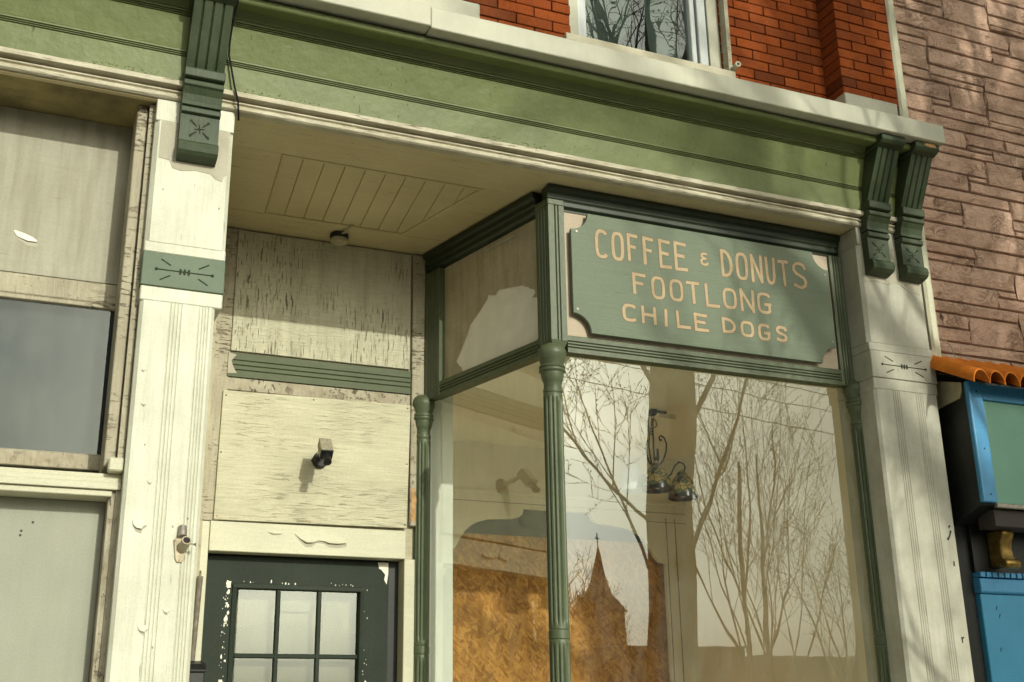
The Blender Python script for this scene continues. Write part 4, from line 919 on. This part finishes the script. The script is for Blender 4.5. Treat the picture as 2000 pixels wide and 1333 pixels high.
def tiffany(name, flip):
    m, t, p = newmat(name)
    tcn = t.nodes.new('ShaderNodeTexCoord'); sp = t.nodes.new('ShaderNodeSeparateXYZ'); t.links.new(tcn.outputs['Object'], sp.inputs[0])
    an = _math(t, 'ARCTAN2', sp.outputs['Y'], sp.outputs['X'])
    cb = t.nodes.new('ShaderNodeCombineXYZ'); t.links.new(_math(t, 'MULTIPLY', an, 1.6), cb.inputs[0]); t.links.new(_math(t, 'MULTIPLY', sp.outputs['Z'], 26), cb.inputs[1])
    vo = t.nodes.new('ShaderNodeTexVoronoi'); vo.feature = 'F1'; vo.inputs['Scale'].default_value = 1.4; t.links.new(cb.outputs[0], vo.inputs['Vector'])
    ve = t.nodes.new('ShaderNodeTexVoronoi'); ve.feature = 'DISTANCE_TO_EDGE'; ve.inputs['Scale'].default_value = 1.4; t.links.new(cb.outputs[0], ve.inputs['Vector'])
    sc = t.nodes.new('ShaderNodeSeparateColor'); t.links.new(vo.outputs['Color'], sc.inputs[0])
    r = t.nodes.new('ShaderNodeValToRGB'); r.color_ramp.interpolation = 'CONSTANT'; e = r.color_ramp.elements
    e[0].position = 0; e[0].color = (.05, .085, .045, 1); e[1].position = .35; e[1].color = (.42, .33, .10, 1)
    for q, c in ((.62, (.16, .20, .09, 1)), (.8, (.34, .27, .10, 1))):
        k = e.new(q); k.color = c
    t.links.new(sc.outputs[0], r.inputs['Fac'])
    zz = _ramp(t, sp.outputs['Z'], .018, .021, (.40, .14, .09, 1), (1, 1, 1, 1))
    base = _mix(t, 1.0, r.outputs['Color'], zz, 'MULTIPLY')
    base = _mix(t, _ramp(t, ve.outputs['Distance'], .03, .05), (.015, .015, .012), base)
    t.links.new(base, p.inputs['Base Color']); p.inputs['Roughness'].default_value = .25
    trn = t.nodes.new('ShaderNodeBsdfTranslucent'); t.links.new(_mix(t, 1.0, base, (1.6, 1.5, 1.2), 'MULTIPLY'), trn.inputs[0])
    mx = t.nodes.new('ShaderNodeMixShader'); mx.inputs[0].default_value = .5
    out = [n for n in t.nodes if n.type == 'OUTPUT_MATERIAL'][0]
    t.links.new(p.outputs[0], mx.inputs[1]); t.links.new(trn.outputs[0], mx.inputs[2]); t.links.new(mx.outputs[0], out.inputs['Surface'])
    return m
MT['tiffany'] = tiffany('stained_glass', 0)
shade_me = {}
def shade(cx, cy, zb, tint, mat):
    prof = [(1.16*q, z) for q, z in [(.020, .158), (.026, .150), (.030, .138), (.046, .118), (.058, .092), (.066, .062), (.071, .040), (.073, .022), (.074, .004), (.071, .0), (.069, .004), (.066, .04), (.054, .09), (.03, .13)]]
    b = MB(); b.lathe(prof, 0, 0, 24); 
    me = b.mesh('lamp_shade', MT[mat], smooth=True)
    o = link('lamp_shade', me, CL, Vector((cx, cy, zb)) - ORG[CL.name])
    MB().tube([(cx, cy, zb+.145), (cx, cy, zb+.175)], [.020, .010], 10).build('shade_cap', 'old_brass', CL)
    q = MB(); q.lathe([(.012, zb+.06), (.021, zb+.045), (.020, zb+.022), (.008, zb+.012)], cx, cy, 14); q.build('bulb', 'shade_white', CL, smooth=True)
    return o
shade(3.378, CY-.14, 2.900, 0, 'tiffany')
shade(3.612, CY-.03, 2.888, 0, 'tiffany')
o = shade(3.31, CY+.02, 2.92, 0, 'shade_white'); o['label'] = 'pale frosted lamp shade'

# ================================================================== stone-faced neighbour
SB = thing('stone_building', 'neighbouring building faced with brown rock-faced stone', 'building', (5.6, .1, .146))
WL = MB().box(4.62, 8.5, .118, .8, .146, 7.5).build('wall', 'stone_joint', SB)
STN = [(4.677, 5.632, 5.75, 5.86), (4.681, 4.938, 5.672, 5.738), (4.681, 4.929, 5.618, 5.667), (4.677, 4.925, 5.448, 5.615), (4.677, 4.914, 5.378, 5.443), (4.939, 5.467, 5.628, 5.743), (4.932, 5.724, 5.506, 5.62), (4.924, 5.359, 5.429, 5.495), (4.925, 5.348, 5.384, 5.424), (4.676, 5.058, 5.26, 5.37), (4.676, 4.902, 5.145, 5.254), (4.908, 5.057, 5.22, 5.253), (5.066, 5.348, 5.218, 5.378), (4.907, 5.348, 5.144, 5.214), (4.675, 5.9, 5.066, 5.138), (5.364, 5.9, 5.397, 5.5), (5.355, 5.9, 5.267, 5.391), (5.355, 5.9, 5.189, 5.261), (5.355, 5.9, 5.144, 5.184), (4.803, 5.102, 5.866, 5.938), (4.687, 4.797, 5.866, 5.895), (5.108, 5.488, 5.866, 6.044), (5.494, 5.9, 5.997, 6.115), (5.494, 5.9, 5.921, 5.991), (5.494, 5.9, 5.879, 5.915), (5.638, 5.9, 5.713, 5.873), (5.473, 5.632, 5.712, 5.744), (5.473, 5.9, 5.626, 5.706), (4.677, 4.797, 5.90, 6.04), (4.803, 5.102, 5.944, 6.04), (4.677, 5.487, 6.05, 6.16), (5.494, 5.9, 6.121, 6.22),
       (4.66, 5.135, 4.946, 5.060), (5.141, 5.453, 4.980, 5.060), (5.141, 5.343, 4.945, 4.974), (5.459, 5.9, 4.985, 5.060), (4.66, 5.343, 4.893, 4.939), (5.349, 5.9, 4.897, 4.978), (4.66, 5.264, 4.769, 4.886), (5.27, 5.569, 4.731, 4.890), (5.575, 5.9, 4.731, 4.890), (4.66, 5.104, 4.654, 4.763), (5.111, 5.264, 4.732, 4.763), (5.111, 5.9, 4.655, 4.725), (4.66, 5.413, 4.578, 4.648), (4.66, 4.817, 4.492, 4.571), (4.823, 5.022, 4.492, 4.571), (5.028, 5.413, 4.410, 4.572), (5.419, 5.9, 4.525, 4.648), (5.419, 5.9, 4.455, 4.518), (5.419, 5.9, 4.410, 4.448), (4.66, 5.022, 4.410, 4.485), (4.66, 5.9, 4.288, 4.403), (4.66, 5.063, 4.213, 4.281), (4.66, 5.063, 4.164, 4.207), (5.069, 5.9, 4.166, 4.281), (4.66, 5.353, 4.042, 4.159), (4.66, 5.193, 3.921, 4.036), (5.199, 5.353, 3.996, 4.035), (5.199, 5.9, 3.921, 3.989), (5.359, 5.9, 3.996, 4.159), (4.66, 5.337, 3.845, 3.915), (4.66, 4.744, 3.757, 3.839), (4.75, 4.947, 3.757, 3.839), (4.953, 5.337, 3.673, 3.839), (5.343, 5.9, 3.760, 3.915), (5.343, 5.9, 3.673, 3.753), (4.66, 4.947, 3.673, 3.751), (4.66, 5.9, 3.600, 3.667), (4.66, 5.22, 3.46, 3.594), (5.226, 5.9, 3.52, 3.594), (5.226, 5.9, 3.40, 3.514)]
for i, (xa, xb, za, zb) in enumerate(STN):
    r = random.Random(100+i)
    nx = max(2, min(7, int((xb-xa)/.11))); nz = 2 if zb-za < .075 else 3
    g = .0035; xa += g-.002; xb -= g-.002; za += .0002; zb -= .0002
    vs = []; e = .0055; dep = .008 + .006*r.random()
    xs = [xa, xa+e] + [xa+e+(xb-xa-2*e)*(k+1)/nx for k in range(nx-1)] + [xb-e, xb]
    zs = [za, za+e*.8] + [za+e*.8+(zb-za-1.6*e)*(k+1)/nz for k in range(nz-1)] + [zb-e*.8, zb]
    for kz, z in enumerate(zs):
        for kx, x in enumerate(xs):
            edge = kx in (0, len(xs)-1) or kz in (0, len(zs)-1)
            t = (z-za)/(zb-za)
            y = .112 if edge else .108-dep*(.45+.75*r.random())*(1.25-.75*abs(t-.42)*1.4)
            jx = 0 if edge else r.uniform(-.012, .012)
            vs.append((x+jx, y, z))
    W = len(xs); fs = []
    for kz in range(len(zs)-1):
        for kx in range(W-1):
            fs.append((kz*W+kx, kz*W+kx+1, (kz+1)*W+kx+1, (kz+1)*W+kx))
    cx, cz = (xa+xb)/2, (za+zb)/2
    b = MB(); b.add([(x-cx, y-.116, z-cz) for x, y, z in vs], fs)
    o = link('stone', b.mesh('stone', MT['stone']), WL, Vector((cx, .116, cz)) - ORG[WL.name])
MB().pz([(4.592, .050), (4.606, .040), (4.622, .052), (4.645, .046), (4.662, .056), (4.672, .070), (4.672, .11), (4.592, .11)], 3.47, 7.2).build('corner_strip', 'lintel', SB, label='pale beige corner strip between the brick and the stone')
MB().box(4.552, 4.66, .112, .3, .146, 7.2).build('party_gap', 'dark', SB)
box('base_pier', 'dark_wood', SB, 4.556, 4.700, .085, .25, .146, 2.62, bevel=.003)
BPAN = MB().box(4.702, 6.6, .055, .117, .146, 2.262).build('blue_panel', 'blue_lt', SB, bevel=.004, label='pale blue panel below the light box')
for (x, z) in ((4.80, 2.19), (4.815, 2.15), (4.79, 1.98)):
    MB().py([(x-.004, z-.012), (x+.002, z-.002), (x+.006, z+.012), (x+.001, z+.010), (x-.003, z)], .0538, .056).build('scuff_mark', 'incise', BPAN)
MB().px([(.035, 2.272), (.035, 2.338), (.050, 2.342), (.117, 2.342), (.117, 2.264), (.045, 2.264)], 4.695, 6.6).build('blue_band', 'blue', SB, bevel=.003)
for k in range(14):
    MB().box(4.700+k*.042, 4.732+k*.042, .030, .117, 2.346, 2.372).build('dentil', 'blue', SB, bevel=.002)
box('dark_frieze', 'dark_wood', SB, 4.695, 6.6, .060, .117, 2.374, 2.70, bevel=0)
box('stone_wall_low', 'dark_wood', SB, 4.60, 6.6, .100, .1175, 2.60, 3.46, bevel=0)

LX = thing('light_box_sign', 'blue framed light box with a blank pale green face under orange tiles', 'light box', (5.3, -.02, 2.63))
MB().px([(.099, 2.610), (-.135, 2.690), (-.135, 3.335), (.099, 3.42)], 4.602, 6.4).build('case', 'dark_wood', LX, bevel=.003)
MB().pz([(4.600, -.134), (4.594, -.160), (4.602, -.168), (4.690, -.168), (4.690, -.134)], 2.700, 3.345).build('frame_post', 'blue', LX, bevel=.003)
MB().box(4.6905, 6.4, -.166, -.136, 3.252, 3.345).build('frame_header', 'blue', LX, bevel=.003)
for z in (3.29, 2.98, 2.74):
    b = MB(); b.prism([(4.648+.005*math.cos(q*math.pi/4), z+.005*math.sin(q*math.pi/4)) for q in range(8)], -.1695, -.1675, lambda p, q, e: (p, e, q)); b.build('screw', 'dark', LX)
MB().box(4.6905, 6.4, -.146, -.137, 2.700, 3.251).build('face', 'lightbox', LX, bevel=.002)
MB().box(4.6905, 6.4, -.160, -.1345, 2.676, 2.699).build('frame_sill', 'metal', LX, bevel=.003)
MB().box(4.70, 6.4, -.120, .0, 2.585, 2.675).build('under_board', 'slate', LX, bevel=.003)
MB().prism([(.095, 3.415), (-.125, 3.345), (-.12, 3.30), (-.10, 3.265), (.095, 3.245)], 4.594, 4.601, lambda y, z, e: (e, y, z)).build('side_flashing', 'tin', LX)
AW = thing('tile_awning', 'row of curved orange roof tiles over the blue light box', 'awning', (5.3, -.12, 3.4))
def tile_mesh():
    n = 12; r0, r1 = .056, .050; b = MB(); vs = []
    ya, za = .045, 3.478; yb2, zb2 = -.300, 3.296
    for (y, z) in ((ya, za), ((ya+yb2)/2, (za+zb2)/2), (yb2, zb2)):
        for rr in (r0, r1):
            for k in range(n+1):
                a = math.pi*k/n; vs.append((rr*math.cos(a), y, z+rr*1.35*math.sin(a)))
    m = n+1; fs = []
    for s in range(2):
        o0 = s*2*m; o1 = (s+1)*2*m
        for k in range(n):
            fs.append((o0+k, o0+k+1, o1+k+1, o1+k)); fs.append((o0+m+k+1, o0+m+k, o1+m+k, o1+m+k+1))
        fs.append((o0, o1, o1+m, o0+m)); fs.append((o0+n, o0+m+n, o1+m+n, o1+n))
    for k in range(n):
        fs.append((k+1, k, m+k, m+k+1)); fs.append((4*m+k, 4*m+k+1, 5*m+k+1, 5*m+k))
    b.add([(x, y+.12, z-3.4) for x, y, z in vs], fs)
    return b.mesh('roof_tile', MT['tile'], smooth=True)
tm = tile_mesh()
for k in range(18):
    o = link('roof_tile', tm, AW, Vector((4.566+.103*k-5.3, rnd.uniform(-.008, .008), rnd.uniform(-.002, .002))))
    o.rotation_euler = (rnd.uniform(-.01, .01), rnd.uniform(-.02, .02), rnd.uniform(-.012, .012))
MB().px([(.06, 3.472), (-.27, 3.306), (-.27, 3.296), (.06, 3.46)], 4.60, 6.1).build('tile_bed', 'dark_wood', AW)
CB = thing('gilt_corbel', 'small gilt scroll corbel under the light box', 'corbel', (4.84, -.02, 2.38))
MB().px([(.058, 2.585), (-.055, 2.585), (-.058, 2.56), (-.040, 2.53), (-.030, 2.49), (-.034, 2.45), (-.050, 2.425), (-.02, 2.40), (.058, 2.40)], 4.802, 4.882).build('body', 'gilt', CB, bevel=.006, smooth=True)
MB().tube([(4.792, -.045, 2.408), (4.80, -.045, 2.408), (4.884, -.045, 2.408), (4.892, -.045, 2.408)], [.020, .026, .026, .020], 16).build('scroll', 'gilt', CB, smooth=True)
WR = MB().tube([(4.69, .10, 3.66), (4.705, .06, 3.655), (4.735, .05, 3.62), (4.752, .05, 3.56), (4.762, .05, 3.50)], .0032, 6).build('loose_wire', 'tin', None, smooth=True)
tag(WR, 'thin pale loop of wire above the first orange tile', 'wire')

# ================================================================== across the street (mirrored in the panes, shading the wall)
def grow(b, rng, p, d, L, r, lev, up, kids, spread, rmin=.0035, curve=.10):
    n = max(3, int(L/.22) if lev > 1 else int(L/.35)); n = min(n, 9)
    pts = [p.copy()]; rad = [r]; q = p.copy(); dd = d.normalized()
    for i in range(n):
        dd = (dd + Vector((rng.uniform(-1, 1), rng.uniform(-1, 1), rng.uniform(-1, 1)))*curve + Vector((0, 0, up))).normalized()
        q = q + dd*(L/n); pts.append(q.copy()); rad.append(max(rmin*.7, r*(1-.72*(i+1)/n)))
    b.tube(pts, rad, 7 if r > .05 else 5 if r > .015 else 3, cap=False)
    if lev <= 0:
        for i in range(1, len(pts)):
            if rng.random() < .75:
                s = Vector((rng.uniform(-1, 1), rng.uniform(-1, 1), rng.uniform(.2, 1))).normalized()
                b.tube([pts[i], pts[i]+s*.012, pts[i]+s*.032], [rmin, rmin*1.7, rmin*.4], 3, cap=False)
        return
    k = kids[0] if isinstance(kids, (list, tuple)) else kids
    for j in range(k):
        t = .22 + .76*(j+rng.uniform(.1, .9))/k
        i = min(n-1, int(t*n)); f = t*n-i
        base = pts[i].lerp(pts[i+1], f); ax = (pts[i+1]-pts[i]).normalized()
        o = ax.orthogonal().normalized(); o.rotate(Matrix.Rotation(rng.uniform(0, 2*math.pi), 3, ax))
        a = rng.uniform(.75, 1.15)*spread
        nd = ax*math.cos(a) + o*math.sin(a)
        rr = max(rmin, rad[i]*rng.uniform(.42, .62))
        grow(b, rng, base, nd, L*rng.uniform(.42, .66)*(1.1-.35*t), rr, lev-1, up, kids[1:] if isinstance(kids, (list, tuple)) else kids, spread, rmin, curve)
def bare_tree(name, label, trunk_pts, trunk_rad, limbs, seed, group, kids=(7, 6, 5), up=.10, spread=.72, rmin=.0035):
    rng = random.Random(seed)
    root = thing(name, label, 'tree', tuple(trunk_pts[0]), group)
    MB().tube(trunk_pts, trunk_rad, 14).build('trunk', 'bark', root, smooth=True)
    b = MB()
    for (p, d, L, r) in limbs:
        grow(b, rng, Vector(p), Vector(d), L, r, len(kids), up, kids, spread, rmin)
    b.build('crown', 'twig', root)
    return root
# big kerbside tree, trunk mirrored in the front pane
tp = [(5.72, -4.62, .10), (5.76, -4.61, 1.2), (5.78, -4.60, 2.4), (5.82, -4.60, 3.6), (5.93, -4.60, 4.6), (5.97, -4.6, 5.4), (6.05, -4.62, 6.6), (6.10, -4.65, 8.0), (6.12, -4.7, 9.6)]
trd = [.31, .25, .232, .235, .245, .235, .18, .11, .05]
lim = [((5.98, -4.6, 3.12), (.55, -.15, .75), 3.2, .026), ((5.66, -4.6, 2.75), (-.42, .1, .9), 2.3, .018), ((5.66, -4.6, 3.45), (-.80, -.12, .45), 2.2, .020),
       ((6.02, -4.6, 4.35), (.6, .25, .8), 3.0, .032), ((5.80, -4.6, 4.70), (-.62, .05, .85), 2.8, .028), ((5.85, -4.6, 5.2), (-.45, -.5, .8), 3.2, .04), ((6.1, -4.6, 5.5), (.35, -.4, .9), 3.2, .05),
       ((6.0, -4.6, 6.0), (-.5, .4, .8), 3.0, .07), ((6.05, -4.6, 6.6), (.5, .3, .8), 2.9, .07), ((6.08, -4.63, 7.2), (-.4, -.1, .9), 2.8, .06), ((6.1, -4.65, 7.8), (.3, -.3, .9), 2.6, .05), ((6.0, -4.6, 5.0), (.1, .6, .8), 2.6, .06)]
bare_tree('street_tree', 'thick-trunked bare tree at the kerb mirrored upright in the big pane', tp, trd, lim, 3, 'bare street trees', kids=(6, 5, 4))
# vase-shaped street trees on the far side
def vase(x, y, h, seed, label, n=7, kids=(4, 4, 4), lean=0.0, rmin=.0045, rs=1.1):
    rng = random.Random(seed)
    tp = [(x, y, -.05), (x+.02, y, .8), (x+.03+lean*.2, y, 1.6), (x+.05+lean*.5, y, h*.42), (x+.05+lean, y, h*.75)]
    tr = [q*rs for q in (.085, .065, .06, .045, .018)]
    lim = []
    for k in range(n):
        a = 2*math.pi*k/n+rng.uniform(-.3, .3); z = 1.35+(h*.42-1.35)*k/n
        lim.append(((x+.03, y, z), (.42*math.cos(a), .42*math.sin(a), .9), h*rng.uniform(.42, .56), rs*rng.uniform(.014, .026)))
    return bare_tree('street_tree', label, tp, tr, lim, seed, 'bare street trees', kids=kids, up=.07, spread=.55, rmin=rmin)
vase(11.9, -12.5, 8.3, 21, 'bare vase-shaped tree mirrored left of centre in the right half of the pane', lean=.1)
vase(12.9, -13.2, 8.8, 34, 'bare tree mirrored as the tallest fan of branches beside the trunk')
vase(13.75, -12.0, 5.6, 47, 'smaller bare tree mirrored low at the right end of the pane', lean=.25)
tp = [(8.0, -13.6, -.05), (8.02, -13.6, 2.5), (8.05, -13.6, 6.5), (8.1, -13.6, 9), (8.2, -13.6, 12.8)]
rg = random.Random(5); lim = []
for k in range(15):
    a = 2.4*k+.4; z = 7.3+.30*k
    lim.append(((8.06, -13.6, z), (.78*math.cos(a), .78*math.sin(a), .60), rg.uniform(3.2, 4.2)*(1-.02*k), rg.uniform(.085, .14)))
bare_tree('street_tree', 'tall bare tree across the street shading the right of the shopfront', tp, [.22, .18, .16, .12, .04], lim, 71, 'bare street trees', kids=(5, 4, 3), up=.05, spread=.7, rmin=.011)
# far hazy tree beside the church
vase(39.4, -74, 13.0, 83, 'small far bare tree mirrored beside the church spire', n=13, kids=(7, 6, 4), rmin=.016, rs=1.8)
vase(37.4, -72, 10.5, 91, 'low far bare tree mirrored left of the church spire', n=14, kids=(7, 6, 4), rmin=.018, rs=1.8)
# church with a spire
CHU = thing('church', 'dark church with a pointed spire and cross mirrored in the pane', 'church', (49.6, -90, 0))
MB().box(48.0, 51.25, -92, -88.6, 0, 11.9).build('tower', 'far_brick', CHU)
MB().add([(47.8, -92.2, 11.9), (51.45, -92.2, 11.9), (51.45, -88.4, 11.9), (47.8, -88.4, 11.9), (48.62, -91.4, 13.4), (50.6, -91.4, 13.4), (50.6, -89.2, 13.4), (48.62, -89.2, 13.4), (49.65, -90.3, 17.9)],
         [(0, 1, 5, 4), (1, 2, 6, 5), (2, 3, 7, 6), (3, 0, 4, 7), (4, 5, 8), (5, 6, 8), (6, 7, 8), (7, 4, 8), (3, 2, 1, 0)]).build('spire', 'slate', CHU)
MB().box(49.60, 49.70, -90.35, -90.25, 17.6, 18.9).box(49.40, 49.90, -90.35, -90.25, 18.35, 18.47).build('cross', 'iron', CHU)
MB().px([(-110, 0), (-92, 0), (-92, 6.5), (-101, 10.5), (-110, 6.5)], 45.5, 54.0).build('nave', 'far_brick', CHU)
# low buildings across the street
FB = thing('low_shop_row', 'low flat-roofed tan building mirrored along the bottom of the pane', 'building', (34, -44, 0))
MB().box(31.8, 36.6, -50, -40, 0, 4.72).build('wall', 'far_wall', FB); MB().box(31.7, 36.7, -50.1, -39.9, 4.72, 4.80).build('coping', 'concrete', FB)
MB().box(36.6, 40, -50, -40.4, 0, 4.2).build('annexe', 'far_wall', FB)
for k in range(3): MB().box(32.3+k*1.45, 33.3+k*1.45, -40.03, -39.98, 1.0, 2.8).build('window', 'slate', FB)
FC = thing('brick_block', 'low brick building with a chimney mirrored behind the trunk', 'building', (27, -45, 0))
MB().box(18.0, 30.4, -52, -40, 0, 5.05).build('wall', 'far_brick', FC); MB().box(17.9, 30.5, -52.1, -39.9, 5.05, 5.12).build('coping', 'concrete', FC)
MB().box(29.5, 29.9, -44, -43, 5.12, 6.0).build('chimney', 'far_brick', FC)
for k in range(6): MB().box(19.0+k*1.9, 20.0+k*1.9, -40.03, -39.98, 1.2, 2.9).build('window', 'slate', FC)
# a row of far houses to the left, mirrored in the side pane and door glass
FD = thing('far_terrace', 'long pale two-storey terrace on the far side of the street to the left', 'building', (-20, -30, 0))
MB().box(-45, 3, -40, -30, 0, 6.5).build('wall', 'far_wall', FD); MB().px([(-40.4, 6.5), (-29.6, 6.5), (-35, 9.2)], -45.4, 3.4).build('roof', 'slate', FD)
for k in range(12):
    for z in (1.2, 4.0): MB().box(-44+k*4, -42.6+k*4, -30.03, -29.98, z, z+1.6).build('window', 'slate', FD)
# overhead wires
for i, (z, y) in enumerate(((6.9, -11.0), (7.3, -11.2), (6.4, -10.8))):
    o = MB().tube([(7+3*k, y-.4*k, z+.012*(k-7)**2) for k in range(16)], .009, 5, cap=False).build('overhead_wire', 'cable')
    tag(o, ('lowest', 'middle', 'highest')[(1, 2, 0)[i]] + ' of three overhead wires mirrored faintly in the pane', 'wire', 'overhead wires')
